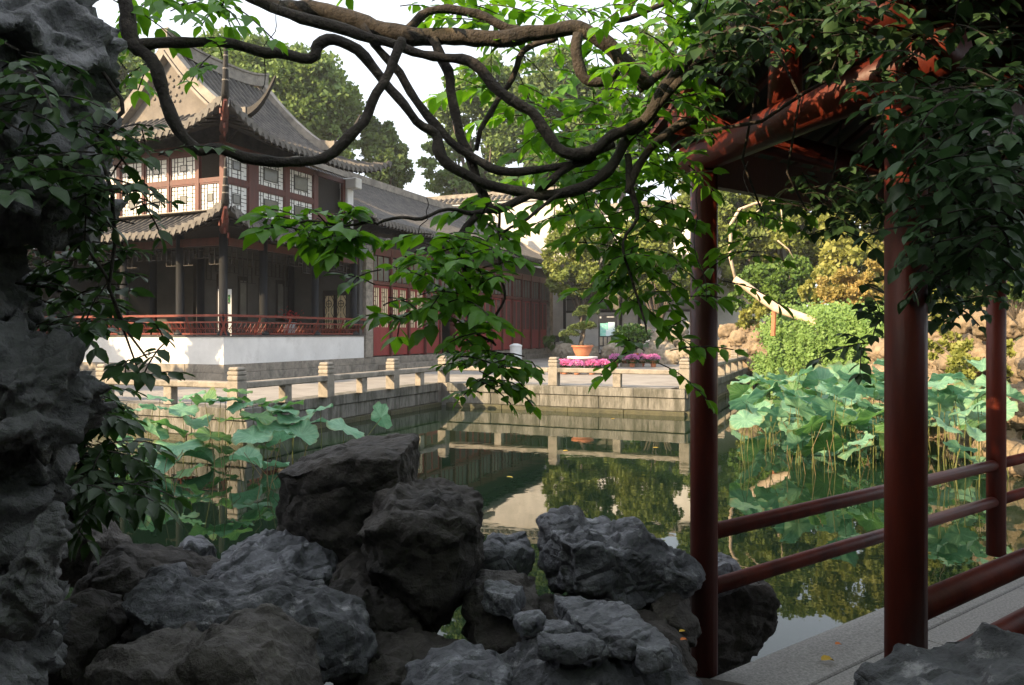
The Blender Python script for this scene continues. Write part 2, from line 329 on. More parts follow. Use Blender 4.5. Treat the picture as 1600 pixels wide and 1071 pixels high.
# railings: posts, beams, supports
def railing(label, p0, ang, posts, midn, skip=False):
    root = thing('stone_railing', label, 'railing', G(*p0), ang)
    pm = MB(); pm.bbox(-.135,.135,-.135,.135,0,.52,.012); pm.bbox(-.12,.12,-.12,.12,.518,.545,.01); pm.bbox(-.135,.135,-.135,.135,.543,.63,.015)
    pm.bbox(-.12,.12,-.12,.12,.628,.648,.008); pm.bbox(-.135,.135,-.135,.135,.646,.72,.015); pm.bbox(-.125,.125,-.125,.125,.718,.80,.03)
    src = None
    for x in posts[1:] if skip else posts:
        if src is None: src = pm.build('post', M['stone'], root, loc=(x,0,0))
        else: inst(src, root, (x,0,0))
    for i in range(len(posts)-1):
        a, b = posts[i]+.13, posts[i+1]-.13
        MB().bbox(a, b, -.13, .13, .37, .50, .02).build('rail_beam', M['stone'], root)
        for k in range(midn):
            c = a+(b-a)*(k+1)/(midn+1); MB().bbox(c-.11, c+.11, -.09, .09, 0, .368, .01).build('support', M['stone'], root)
    return root
railing('low stone railing with square posts between pavilion and pond', (6.05,-6.0), TH+PI/2, [0.0, 2.85, 5.7, 8.55], 1)
railing('low stone railing in front of the pink flower pots, between two lit posts', (6.22,2.62), TH, [-.1, 3.3, 6.95], 1, True)
railing('low stone railing receding towards the creeper covered bank', (13.1,2.62), TH+PI/2, [0, 3.6, 7.3, 11.0, 14.7, 18.4], 1, True)
railing('low stone railing running left in front of the sunlit pavilion wall', (5.75,-5.85), TH+PI, [-.3, 3.5, 7.3, 11, 14.7], 1, True)

# thin autumn air over the whole garden
hz = MB().box(-398,398,-198,498,-2.6,31).build('haze', None, kind='stuff')
hm = bpy.data.materials.new('thin_haze'); hm.use_nodes = True; t = hm.node_tree; t.nodes.remove(t.nodes['Principled BSDF'])
pv = t.nodes.new('ShaderNodeVolumePrincipled'); pv.inputs['Density'].default_value = .0006; pv.inputs['Color'].default_value = (.86,.90,.95,1); pv.inputs['Anisotropy'].default_value = .2
t.links.new(pv.outputs[0], t.nodes['Material Output'].inputs['Volume']); hz.data.materials.append(hm)

# ================================================================= PAVILION
pav = thing('pavilion', 'two storey pavilion with lattice windows, grey upturned tile roofs and white base wall', 'pavilion', K, TH)
FZ = .53
# stone plinth
def plinth(root, runs, zs, depth=.4):
    for (p0, p1, outn) in runs:
        Ln = math.hypot(p1[0]-p0[0], p1[1]-p0[1]); dx, dy = (p1[0]-p0[0])/Ln, (p1[1]-p0[1])/Ln
        for ci, (z0, z1) in enumerate(zs):
            x = 0.0
            while x < Ln-.01:
                l = rnd.uniform(1.3, 2.3)
                if Ln-(x+l) < .8: l = Ln-x
                d = rnd.uniform(-.006, .006) + (.03 if ci == 0 else 0)
                R = Matrix(((dx, outn[0], 0, p0[0]), (dy, outn[1], 0, p0[1]), (0,0,1,0), (0,0,0,1)))
                MB().bbox(x+.003, x+l-.003, -depth, d, z0+.002, z1-.002, .01, R).build('stone_block', M['stone'], root)
                x += l
plinth(pav, [((0,0),(0,7.4),(1,0)), ((-.0,0),(-12,0),(0,-1))], [(-.01,.27),(.27,FZ)])
MB().box(-12, -.3, .3, 7.4, 0, FZ-.01).build('floor', M['stone'], pav)
MB().box(-.28, -.01, .27, 7.38, FZ, 1.355).box(-12, -.01, .01, .268, FZ, 1.355).build('base_wall', M['wallw'], pav)
MB().bbox(-.33, .03, -.03, 7.4, 1.357, 1.40, .01).bbox(-12, -.332, -.03, .33, 1.357, 1.40, .01).build('wall_coping', M['tile'], pav)
# leaning rail
def lean_rail(root, p0, p1, outn):
    Ln = math.hypot(p1[0]-p0[0], p1[1]-p0[1]); dx, dy = (p1[0]-p0[0])/Ln, (p1[1]-p0[1])/Ln
    R = Matrix(((dx, outn[0], 0, p0[0]), (dy, outn[1], 0, p0[1]), (0,0,1,0), (0,0,0,1)))
    def yy(z): return -.12 + (z-1.4)*.42
    def bar(mb, x0, x1, z, h=.05, t=.05): mb.box(x0, x1, yy(z)-t/2, yy(z)+t/2, z-h/2, z+h/2, R)
    mb = MB(); bar(mb, -.12, Ln, 2.0, .07, .08); mb.build('top_rail', M['rail'], root)
    mb = MB(); bar(mb, 0, Ln, 1.80, .05); mb.build('middle_rail', M['rail'], root)
    mb = MB(); bar(mb, 0, Ln, 1.45, .05); mb.build('bottom_rail', M['rail'], root)
    n = max(1, round(Ln/1.35)); s = Ln/n
    for i in range(n+1):
        x = i*s; mb = MB(); mb.tube([R @ Vector((x, yy(1.40), 1.40)), R @ Vector((x, yy(2.0)-.01, 2.0))], .04, 4); mb.build('baluster', M['rail'], root)
    for i in range(n):
        mb = MB(); x0 = i*s+.05; m = 7; h = (s-.1)/m
        for k in range(m):
            for (u0, z0, u1, z1) in ((0,1.475,.5,1.775),(.5,1.775,1,1.475),(0,1.62,1,1.62),(.5,1.475,.5,1.60)):
                a = R @ Vector((x0+(k+u0)*h, yy(z0), z0)); b = R @ Vector((x0+(k+u1)*h, yy(z1), z1)); mb.tube([a, b], .011, 4, cap=False)
        mb.build('lattice_panel', M['rail'], root)
lean_rail(pav, (0,0), (0,7.35), (1,0)); lean_rail(pav, (-.01,0), (-9.5,0), (0,-1))
# columns, lintels
def column(root, a, b, z0, z1, r=.13, m='woodb'):
    MB().lathe([(r*1.5,z0),(r*1.5,z0+.06),(r*1.15,z0+.12),(r,z0+.121),(r,z1)], 12).build('column', M[m], root, True, loc=(a,b,0))
for b in (0, 1.75, 4.4, 6.75): column(pav, -.17, b+.17, 1.40, 4.6)
for a in (-1.9, -4.3, -7, -9.6): column(pav, a, .17, 1.40, 4.6)
for (a, b) in ((-3.1,2.2),(-3.1,6.9),(-6.4,3.2),(-6.4,6.9)): column(pav, a, b, FZ, 4.6)
MB().box(-.26,-.08,.3,7.3,4.12,4.36).build('lintel', M['woodr'], pav); MB().box(-9.8,-.27,.08,.26,4.12,4.36).build('lintel', M['woodr'], pav)
def hang_lattice(root, p0, p1, z0, z1, m='woodd'):
    Ln = math.hypot(p1[0]-p0[0], p1[1]-p0[1]); dx, dy = (p1[0]-p0[0])/Ln, (p1[1]-p0[1])/Ln
    R = Matrix(((dx, -dy, 0, p0[0]), (dy, dx, 0, p0[1]), (0,0,1,0), (0,0,0,1))); mb = MB(); H = z1-z0; n = max(2, round(Ln/.22)); h = Ln/n
    mb.box(0, Ln, -.02, .02, z1-.04, z1, R)
    for k in range(n):
        e = min(k, n-1-k); zz = z0 if e < 2 else z0+H*.35
        mb.box(k*h-.012, k*h+.012, -.014, .014, zz, z1-.04, R)
        for q in (.0, .33, .66):
            z = zz+(z1-zz)*q
            if (k+int(q*3)) % 2 == 0 or q == 0: mb.box(k*h+.012, (k+1)*h-.012, -.012, .012, z, z+.022, R)
    return mb.build('hanging_lattice', M[m], root)
for b0, b1 in ((.3,1.65),(1.9,4.3),(4.55,6.65)): hang_lattice(pav, (-.17,b0), (-.17,b1), 3.55, 4.12)
for a0, a1 in ((-1.75,-.3),(-4.15,-2.05),(-6.85,-4.45),(-9.4,-7.15)): hang_lattice(pav, (a0,.17), (a1,.17), 3.55, 4.12)
for b0, b1 in ((2.4,4.4),(4.4,6.8)): hang_lattice(pav, (-3.05,b0), (-3.05,b1), 3.3, 4.2)
# interior
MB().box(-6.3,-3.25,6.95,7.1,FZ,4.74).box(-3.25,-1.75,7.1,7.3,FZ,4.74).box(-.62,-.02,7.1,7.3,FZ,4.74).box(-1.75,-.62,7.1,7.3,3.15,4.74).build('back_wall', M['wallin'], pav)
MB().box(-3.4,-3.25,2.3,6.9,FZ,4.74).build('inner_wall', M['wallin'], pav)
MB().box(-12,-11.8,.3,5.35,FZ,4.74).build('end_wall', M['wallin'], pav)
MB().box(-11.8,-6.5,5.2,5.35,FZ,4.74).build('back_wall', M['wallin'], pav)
MB().box(-11.8,-.2,.3,7.3,4.75,4.85).build('ceiling', M['woodd'], pav)
for b in (3.3, 4.35, 5.45, 6.4):
    f = MB().box(-3.248,-3.21,b-.24,b+.24,1.95,3.55).build('scroll_panel', M['woodd'], pav)
    MB().box(-3.212,-3.20,b-.15,b+.15,2.1,3.4).build('picture', M['glassd'], f)
# lattice door in back wall
dr = MB().box(-1.75,-.62,7.14,7.18,FZ,1.65).build('door', M['woodd'], pav); MB().box(-1.75,-.62,7.14,7.18,2.95,3.15).build('door_head', M['woodd'], pav)
for a0 in (-1.74, -1.17):
    a1 = a0+.55; fr = MB()
    for x in (a0, a1-.05): fr.box(x, x+.05, 7.12, 7.19, 1.652, 2.948)
    c = (a0+a1)/2
    for z in (1.95, 2.62):
        pts = [Vector((c+.13*math.cos(k*PI/6), 7.13, z+.13*math.sin(k*PI/6))) for k in range(13)]; fr.tube(pts, .014, 4, cap=False)
        fr.box(c-.12, c+.12, 7.12, 7.14, z-.012, z+.012).box(c-.012, c+.012, 7.115, 7.119, z-.3, z+.3)
    for sg in (-1, 1):
        fr.tube([Vector((c+sg*(.17+.07*math.cos(z*9.4)), 7.13, z)) for z in np.linspace(1.66, 2.94, 15)], .013, 4, cap=False)
    fr.build('door_lattice', M['woodd'], dr)
    MB().box(a0+.05, a1-.05, 7.20, 7.22, 1.66, 2.94).build('door_pane', M['paper'], dr)
# ---------------------------------------------------------------- curved tile roofs
def prof(x, k=.5): x = max(0.0, min(1.0, x)); return k*x+(1-k)*x*x
class Roof:
    """right/left faces of a hipped roof. eave rectangle a:[A0,A1], b:[B0,B1]; d = distance in from the eave, c = distance along to the nearest corner"""
    def __init__(s, A0, A1, B0, B1, z0, rise, run, up, upl=3.0, k=.5): s.A0,s.A1,s.B0,s.B1,s.z0,s.rise,s.run,s.up,s.upl,s.k = A0,A1,B0,B1,z0,rise,run,up,upl,k
    def z(s, d, c): return s.z0 + s.rise*prof(d/s.run, s.k) + s.up*max(0, 1-c/s.upl)**2.4*max(0, 1-max(d,0)/2.6)
    def pt(s, face, d, t):
        """t = along coordinate (b for right/left, a for front/back)"""
        if face in 'RL': c = min(t-s.B0, s.B1-t); a = s.A1-d if face == 'R' else s.A0+d; b = t
        else: c = min(t-s.A0, s.A1-t); b = s.B0+d if face == 'F' else s.B1-d; a = t
        bow = .22*max(0, 1-c/s.upl)**2.4*max(0, 1-max(d,0)/2.0)
        q = Vector((a, b, s.z(d, max(c,0))))
        return q + {'R':Vector((bow,0,0)),'L':Vector((-bow,0,0)),'F':Vector((0,-bow,0)),'B':Vector((0,bow,0))}[face]
def roof_face(root, R, face, lo, hi, dtop, pitch=.27, rows=True, drip=True, seg=9, rr=.062):
    """dtop(t) = how far in from the eave the face runs at along position t"""
    n = max(1, round((hi-lo)/pitch)); st = (hi-lo)/n
    sheet = MB(); cols = []
    ts = [lo+st*i for i in range(n+1)]
    for t in ts:
        D = max(.02, dtop(t)); cols.append([R.pt(face, D*i/seg, t) for i in range(seg+1)])
    vs = [p for c in cols for p in c]; m = seg+1
    fs = [(i*m+j, (i+1)*m+j, (i+1)*m+j+1, i*m+j+1) for i in range(n) for j in range(seg)]
    if face in 'LF': fs = [f[::-1] for f in fs] if face == 'L' else fs
    sheet.add(vs, fs); sheet.add([p-Vector((0,0,.14)) for p in vs], [f[::-1] for f in fs])
    # close the eave edge
    o = 0
    sheet.add([cols[i][0] for i in range(n+1)]+[cols[i][0]-Vector((0,0,.14)) for i in range(n+1)], [(i, i+1, n+1+i+1, n+1+i) for i in range(n)])
    sheet.build('roof_deck', M['tile'], root)
    allr = MB()
    for i in range(n):
        t = ts[i]+st/2; D = dtop(t)
        if D < .15: continue
        k = max(3, int(D/.22)); pts = []; rad = []
        for j in range(k*2):
            q = j/(k*2-1); p = R.pt(face, D*q, t); pts.append(p+Vector((0,0,.028))); rad.append(rr*(1.10 if j % 2 == 0 else .90)*(1+.03*rnd.uniform(-1,1)))
        if rows: MB().tube(pts, rad, 6, cap=True).build('tile_row', M['tile'], root, smooth=False)
        else: allr.tube(pts[::2] if len(pts) > 6 else pts, rr, 5, cap=True)
    if not rows: allr.build('tile_rows', M['tile'], root, kind='stuff')
    outv = {'R':Vector((1,0,0)),'L':Vector((-1,0,0)),'F':Vector((0,-1,0)),'B':Vector((0,1,0))}[face]; al = Vector((0,1,0)) if face in 'RL' else Vector((1,0,0))
    alld = MB()
    for i in range(n):
        p = R.pt(face, 0, ts[i]+st*(1.0)) + outv*.03; w = st*.40; mb = MB() if drip else alld
        f = [p-al*w+Vector((0,0,.05)), p+al*w+Vector((0,0,.05)), p+al*w*.92-Vector((0,0,.05)), p+al*w*.45-Vector((0,0,.15)), p-Vector((0,0,.20)), p-al*w*.45-Vector((0,0,.15)), p-al*w*.92-Vector((0,0,.05))]
        bk = [q-outv*.025 for q in f]; mb.add(f+bk, [tuple(range(7)), tuple(range(13,6,-1))]+[(q,(q+1)%7,(q+1)%7+7,q+7) for q in range(7)])
        c = R.pt(face, 0, ts[i]+st*.5)+outv*.04+Vector((0,0,.02))
        ring = [c+al*math.cos(q*PI/4)*.07+Vector((0,0,math.sin(q*PI/4)*.07)) for q in range(8)]
        mb.add(ring+[q-outv*.03 for q in ring], [tuple(range(8)), tuple(range(15,7,-1))]+[(q,(q+1)%8,(q+1)%8+8,q+8) for q in range(8)])
        if drip: mb.build('drip_tile', M['tile_drip'], root)
    if not drip: alld.build('drip_tiles', M['tile_drip'], root, kind='stuff')
    # rafters under the eave
    mb = MB()
    for i in range(n):
        t = ts[i]+st*.5; D = min(1.25, dtop(t))
        if D < .3: continue
        mb.tube([R.pt(face, .08, t)-Vector((0,0,.20)), R.pt(face, D, t)-Vector((0,0,.20))], .045, 4)
    if mb.v: mb.build('rafters', M['woodd'], root, kind='stuff')
def hip(root, R, cx, cy, diag, D, spike, reach=.55):
    """hip ridge from inside (distance D from the corner along each side) out to the corner, then a tall upturned spike. corner at (cx,cy); diag points outward"""
    pts = []
    for j in range(10):
        d = D*(1-j/9); pts.append(Vector((cx-diag.x*d, cy-diag.y*d, R.z(d, d)+.05)) + diag*(.22*max(0,1-d/R.upl)**2.4))
    MB().ribbon(pts, .17, .20).build('hip_ridge', M['ridge'], root)
    b = pts[-1]; sp = []; wd = []
    for j in range(13):
        q = j/12; sp.append(b + diag*(reach*(q**.75)) + Vector((0,0,spike*(q**1.45)))); wd.append(.085*(1-q)+.032)
    mb = MB(); mb.tube(sp, wd, 8); mb.build('upturned_tip', M['black'], root, True)
    for j in (4,6,8,10):   # pale mortar joints
        MB().lathe([(wd[j]*1.06,-.018),(wd[j]*1.06,.018)], 10).build('mortar_ring', M['ridge'], root, loc=sp[j])
    # carved corner beam below with red tips
    MB().tube([b+Vector((0,0,-.2))-diag*1.2+Vector((0,0,-.35)), b-diag*.3+Vector((0,0,-.42)), b+diag*.1+Vector((0,0,-.15))], [.13,.11,.05], 6).build('corner_beam', M['woodr'], root)
    for k in range(4): MB().bbox(-.03,.03,-.03,.03,-.08,.08,.01).build('bracket', M['lacq'], root, loc=b-diag*(.22+.17*k)+Vector((rnd.uniform(-.14,.14), rnd.uniform(-.14,.14), -.36-.14*k)), rz=rnd.uniform(0,1))
dg = Vector((1,-1,0))
R1 = Roof(-11.5, 1.0, -1.0, 7.25, 4.42, .75, 1.35, .62, 3.2, .8)
roof_face(pav, R1, 'R', -1.0, 7.2, lambda t: min(1.35, t+1.0))
roof_face(pav, R1, 'F', -11.4, 1.0, lambda t: min(1.35, 1.0-t))
hip(pav, R1, 1.0, -1.0, dg, 1.35, 1.15, .34)
# upper floor
up = MB(); up.box(-.42,-.32,.34,7.2,4.9,5.15).box(-6.3,-.32,.32,.42,4.9,5.15)
up.build('upper_sill_beam', M['woodr'], pav)
def win_panel(root, T, x0, x1, z0, z1, glass=True, n=7, gsize=.36, lit=True):
    """lattice panel in the local plane: x along, y out; T matrix"""
    f = MB(); fw = .045
    f.box(x0, x1, -.03, .03, z0, z0+fw, T).box(x0, x1, -.03, .03, z1-fw, z1, T).box(x0, x0+fw, -.03, .03, z0+fw, z1-fw, T).box(x1-fw, x1, -.03, .03, z0+fw, z1-fw, T)
    fr = f.build('window', M['woodr'], root)
    MB().box(x0+fw, x1-fw, -.022, -.010, z0+fw, z1-fw, T).build('pane', M['pane'], fr)
    W = x1-x0-2*fw; H = z1-z0-2*fw; X = x0+fw; Z = z0+fw; cx = X+W/2; cz = Z+H/2; gw = W*gsize/2; gh = H*gsize/2
    g = MB(); g.box(cx-gw, cx+gw, -.012, .008, cz-gh, cz+gh, T); g.build('glass', M['glassd'], fr)
    l = MB(); t = .0065; ny = max(5, round(H/.125)); nx = max(5, round(W/.125)); r2 = random.Random(3)
    def inside(x, z): return abs(x-cx) < gw and abs(z-cz) < gh
    for j in range(1, ny):
        z = Z+H*j/ny; segs = []
        for i in range(nx):
            xm = X+W*(i+.5)/nx
            if not inside(xm, z) and (i*3+j*5) % 4 != 0: l.box(X+W*i/nx, X+W*(i+1)/nx, -.011, .006, z-t, z+t, T)
    for i in range(1, nx):
        x = X+W*i/nx
        for j in range(ny):
            zm = Z+H*(j+.5)/ny
            if not inside(x, zm) and (i*5+j*3) % 3 != 0: l.box(x-t, x+t, -.0105, .0065, Z+H*j/ny, Z+H*(j+1)/ny, T)
    for (a0,a1,c0,c1) in ((cx-gw-.02,cx+gw+.02,cz-gh-.02,cz-gh),(cx-gw-.02,cx+gw+.02,cz+gh,cz+gh+.02),(cx-gw-.02,cx-gw,cz-gh,cz+gh),(cx+gw,cx+gw+.02,cz-gh,cz+gh)):
        l.box(a0,a1,-.009,.012,c0,c1,T)
    l.build('lattice', M['woodd'], fr)
TR = Matrix(((0,1,0,-.36),(1,0,0,0),(0,0,1,0),(0,0,0,1)))       # x -> b, y -> +a
TL = Matrix(((1,0,0,0),(0,-1,0,.36),(0,0,1,0),(0,0,0,1)))       # x -> a, y -> -b
for x0, x1, gs in ((.42,1.42,.30),(1.85,3.15,.5),(3.38,4.70,.55)):
    win_panel(pav, TR, x0, x1, 5.17, 6.10, gsize=gs); win_panel(pav, TR, x0, x1, 6.24, 7.12, gsize=gs)
fm = MB()
for b in (.36,): fm.box(-.45,-.29,.30,.40,5.15,7.5)
for b0, b1 in ((1.42,1.85),(3.15,3.38),(4.70,4.95),(6.45,6.6)): fm.box(-.42,-.31,b0,b1,5.15,7.3)
fm.box(-.415,-.315,.42,4.95,6.10,6.24).box(-.42,-.31,.42,6.6,7.12,7.3).box(-.415,-.315,4.95,6.45,5.15,5.9)
fm.build('upper_frame', M['woodr'], pav)
MB().box(-6.0,-.55,.6,7.2,7.28,7.34).box(-.62,-.58,.6,7.0,4.9,7.28).box(-6.2,-.62,.56,.6,4.9,5.9).build('inner_wall', M['woodd'], pav)
MB().bbox(-.62,-.22,6.62,7.0,4.9,6.95,.02).bbox(-.62,.15,6.6,7.02,6.952,7.35,.03).build('end_pier', M['wallw'], pav)
lf = [(-1.28,-.46),(-2.5,-1.42),(-3.58,-2.6),(-4.66,-3.68),(-5.9,-4.8)]
for i, (x0, x1) in enumerate(lf):
    win_panel(pav, TL, x0, x1, 5.17, 6.10, gsize=.25)
    if i > 0: win_panel(pav, TL, x0, x1, 6.24, 7.0, gsize=.25)
fl = MB(); fl.box(-6.0,-.45,.31,.41,7.0,7.3).box(-5.9,-.46,.315,.405,6.10,6.24)
for x0, x1 in ((-1.42,-1.28),(-2.6,-2.5),(-3.68,-3.58),(-4.8,-4.66),(-6.1,-5.9)): fl.box(x0,x1,.30,.42,5.15,7.0)
fl.build('upper_frame', M['woodr'], pav)
MB().box(-6.0,-.36,-.08,.0,5.16,5.19).box(-6.0,-.2,-.01,.3,5.15,5.2).build('sill_board', M['ridge'], pav)
# upper roof
RN = 4.2
R2 = Roof(-7.4, 1.0, -1.0, 7.4, 7.38, 3.25, RN, .62, 3.0, .42)
G0 = 1.9   # distance of the gable plane from the eave
def dR(t):
    c = min(t+1.0, 7.3-t); return c if c < G0 else RN
roof_face(pav, R2, 'R', -1.0, 7.3, dR)
roof_face(pav, R2, 'L', -1.0, 7.3, dR, rows=False, drip=False)
roof_face(pav, R2, 'F', -7.4, 1.0, lambda t: min(G0+.12, 1.0-t, t+7.4))
hip(pav, R2, 1.0, -1.0, dg, G0, 1.75, .42)
ax = -3.2   # ridge line a
for gb, name in ((G0-1.0+.1, 'gable'), (7.3-G0-.1, 'gable')):
    vs = []; m = 14
    for i in range(m+1):
        a = ax + (RN-G0+.25)*(-1+2*i/m); d = RN-abs(a-ax); vs.append(Vector((a, gb, R2.z0+R2.rise*prof(d/RN, R2.k)-.02)))
    zb = R2.z0+R2.rise*prof((G0-.3)/RN, R2.k)-.1
    fr = [Vector((v.x, v.y, v.z)) for v in vs]; bo = [Vector((v.x, v.y, zb)) for v in vs]
    th = .16; mb = MB(); n = m+1
    mb.add(fr+bo+[v+Vector((0,th,0)) for v in fr]+[v+Vector((0,th,0)) for v in bo],
        [(i, i+1, n+i+1, n+i) for i in range(m)]+[(2*n+i, 3*n+i, 3*n+i+1, 2*n+i+1) for i in range(m)]+[(i, 2*n+i, 2*n+i+1, i+1) for i in range(m)])
    gob = mb.build(name, M['gable'], pav)
# relief ornament on gable
orn = MB()
for k in range(26):
    a = k*2.399; r = .06*math.sqrt(k)*1.9; px, pz = ax+r*math.cos(a)*1.25, 9.35+r*math.sin(a)
    orn.lathe([(.001,-.02),(.05,-.012),(.06,0),(.001,.02)], 7, Matrix.Translation((px, G0-1.0+.1-.015, pz)) @ Matrix.Rotation(PI/2, 4, 'X'), cap=False)
orn.build('relief_ornament', M['gable'], pav, True)
def gable_ridge(gb, sgn, mt='ridge'):
    pts = []
    for j in range(14):
        d = RN - (RN-1.55)*j/13; pts.append(Vector((ax+sgn*(RN-d), gb, R2.z0+R2.rise*prof(d/RN, R2.k)+.02)))
    e = pts[-1]
    tl = []
    for j in range(1, 11):
        q = j/10; tl.append(e + Vector((sgn*1.75*q, 0, -.35*q+1.45*q**2.6)))
    hh = [.34]*14
    MB().ribbon(pts+tl[:4], .30, [.36]*14+[.36,.34,.30,.26], Vector((0,1,0))).build('gable_ridge', M[mt], pav)
    MB().ribbon(tl[3:], [.22,.2,.18,.15,.12,.09,.06], [.24,.2,.17,.14,.11,.08,.04], Vector((0,1,0))).build('upturned_hook', M['black'], pav)
    MB().ribbon([p-Vector((0,0,.16)) for p in pts], .36, .12, Vector((0,1,0))).build('verge_board', M['ridge'], pav)
for s in (1, -1): gable_ridge(G0-1.0, s); gable_ridge(7.3-G0, s)
zr = R2.z0+R2.rise
rp = [Vector((ax, -.15+G0-1.0+(7.3-2*G0+1.3)*i/16, zr-.05+.30*abs(2*i/16-1)**3)) for i in range(17)]
MB().ribbon(rp, .26, .40).ribbon([p+Vector((0,0,.402)) for p in rp], .34, .07).build('main_ridge', M['ridge'], pav)

# furniture inside the pavilion (things)
t = thing('notice_board', 'tall white notice board standing inside the pavilion behind the rail', 'notice board', G(-1.6, 1.75, FZ), TH+.55)
MB().box(-.26,.26,-.03,.0,.75,2.45).box(-.2,-.15,-.03,0,0,.75).box(.15,.2,-.03,0,0,.75).build('frame', M['woodd'], t)
MB().box(-.21,.21,-.045,-.031,.3,2.38).build('board', M['signw'], t)
pr = MB(); r3 = random.Random(5)
for k in range(4):
    for j in range(3): pr.box(-.17+.09*k,-.17+.09*k+.055,-.05,-.046,2.12-.11*j,2.19-.11*j)
for j in range(9): pr.box(-.13,.13*r3.uniform(.3,1),-.05,-.046,1.72-.07*j,1.745-.07*j)
pr.build('print', M['ink'], t); MB().box(.10,.17,-.05,-.046,1.95,2.2).build('emblem', M['inkg'], t)
t = thing('side_table', 'dark wooden side table with a vase by the inner pavilion wall', 'table', G(-2.6, 6.2, FZ), TH)
MB().bbox(-.45,.45,-.55,.55,.82,.90,.02).build('table_top', M['woodd'], t)
for x in (-.38,.38):
    for y in (-.48,.48): MB().box(x-.04,x+.04,y-.04,y+.04,0,.82).build('leg', M['woodd'], t)
MB().box(-.4,.4,-.5,.5,.62,.815).build('apron', M['woodd'], t)
t = thing('porcelain_vase', 'blue and white porcelain pot of red flowers on the pavilion table', 'vase', G(-2.6, 6.2, FZ+.9), TH)
MB().lathe([(.16,0),(.22,.05),(.26,.25),(.24,.42),(.27,.46),(.22,.46)], 16).build('pot', M['porc'], t, True)
fl = MB(); r3 = random.Random(9)
for k in range(60):
    c = Vector((r3.gauss(0,.2), r3.gauss(0,.24), .75+r3.gauss(0,.13))); q = .06
    fl.add([c+Vector((r3.uniform(-q,q) for _ in range(3))) for _ in range(4)], [(0,1,2,3)])
fl.build('flowers', M['redfl'], t, kind='stuff')
t = thing('wooden_armchair', 'dark curved wooden armchair inside the pavilion behind the rail', 'chair', G(-2.5, 4.6, FZ), TH)
MB().bbox(-.3,.3,-.3,.3,.44,.50,.02).build('seat', M['woodd'], t)
for x in (-.27,.27):
    for y in (-.27,.27): MB().tube([(x,y,0),(x,y,.44)], .025, 6).build('leg', M['woodd'], t)
MB().tube([(.3*math.cos(q)*1.0,.32*math.sin(q),.80+.22*max(0,-math.cos(q))) for q in np.linspace(-1.9+PI,1.9+PI,14)], .025, 6).build('back_rail', M['woodd'], t)
MB().box(-.3,-.27,-.08,.08,.5,1.0).build('splat', M['woodd'], t)

# ================================================================= HALL
hall = thing('hall', 'long single storey hall with maroon lattice doors under a grey tile roof', 'building', G(0,7.4), TH)
plinth(hall, [((0,0),(0,24.2),(1,0))], [(-.01,.27),(.27,FZ)])
plinth(hall, [((.45,.9),(.45,23.6),(1,0))], [(-.01,.24)])
MB().box(-9,-.42,0,21.8,0,FZ-.01).build('floor', M['stone'], hall)
def pier(b0, b1):
    z = FZ
    while z < 5.2:
        h = rnd.uniform(.5,.75); h = min(h, 5.3-z)
        MB().bbox(-.45,.06,b0,b1,z+.002,z+h-.002,.01).build('stone_block', M['stone'], hall); z += h
pier(.03,.52); pier(20.6,21.2); 
MB().box(-.4,-.02,.54,.60,FZ,5.3).build('jamb', M['woodd'], hall)
D0 = .62; NB = 14; DW = (20.55-D0)/NB
for i in range(NB):
    y0 = D0+i*DW; y1 = y0+DW; 
    post = MB().box(-.30,-.02,y0-.05,y0+.05,FZ,4.9).build('post', M['woodr'], hall)
    if i == 4: continue
    for h in range(2):
        a0 = y0+.055+h*(DW-.11)/2; a1 = a0+(DW-.11)/2-.006
        d = MB().box(-.17,-.12,a0,a1,FZ+.05,1.0).box(-.165,-.125,a0+.07,a1-.07,1.0,1.62).box(-.17,-.12,a0,a0+.07,1.0,3.4).box(-.17,-.12,a1-.07,a1,1.0,3.4).box(-.17,-.12,a0+.07,a1-.07,1.62,1.72).box(-.17,-.12,a0+.07,a1-.07,3.3,3.4).box(-.17,-.12,a0+.07,a1-.07,.985,1.03).build('door', M['door'], hall)
        MB().box(-.158,-.152,a0+.07,a1-.07,1.72,3.3).build('pane', M['paper'] if i < 3 else M['glassd'], d)
        l = MB(); W = a1-a0-.14
        for q in range(1, 4): l.box(-.148,-.132,a0+.07+W*q/4-.011,a0+.07+W*q/4+.011,1.72,3.3)
        for q in range(1, 9):
            zz = 1.72+1.58*q/9; s0 = (q % 2)*W/4
            l.box(-.150,-.130,a0+.07+s0,a0+.07+s0+W*.5,zz-.011,zz+.011)
        l.build('lattice', M['woodr'], d)
MB().box(-.28,-.04,D0-.05,20.6,3.42,3.56).box(-.28,-.04,D0-.05,20.6,4.6,4.95).build('lintel', M['woodr'], hall)
for i in range(NB):
    y0 = D0+i*DW+.06; w_ = (DW-.12)/3
    for h in range(3):
        f = MB().box(-.15,-.13,y0+h*w_+.03,y0+(h+1)*w_-.03,3.6,4.56).build('transom_pane', M['glassd'], hall)
        MB().box(-.128,-.10,y0+h*w_-.02,y0+h*w_+.025,3.562,4.598).build('mullion', M['woodr'], hall)
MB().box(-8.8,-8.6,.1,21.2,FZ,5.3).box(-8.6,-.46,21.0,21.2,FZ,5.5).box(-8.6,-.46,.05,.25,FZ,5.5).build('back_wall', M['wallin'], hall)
MB().box(-8.6,-.3,.3,21.0,5.3,5.4).build('ceiling', M['woodd'], hall)
MB().box(-.3,-.05,.54,20.6,4.95,5.5).build('eave_beam', M['woodd'], hall)
RH = Roof(-9.6,1.0,-30,60,5.72,3.0,5.3,0,3,.55)
roof_face(hall, RH, 'R', -.75, 21.7, lambda t: 5.3, pitch=.25, rows=False, drip=False, seg=12)
roof_face(hall, RH, 'L', -.75, 21.7, lambda t: 5.3, pitch=.5, rows=False, drip=False, seg=8)
rp = [Vector((-4.3, -.5+22.0*i/20, 8.70+.25*abs(2*i/20-1)**4)) for i in range(21)]
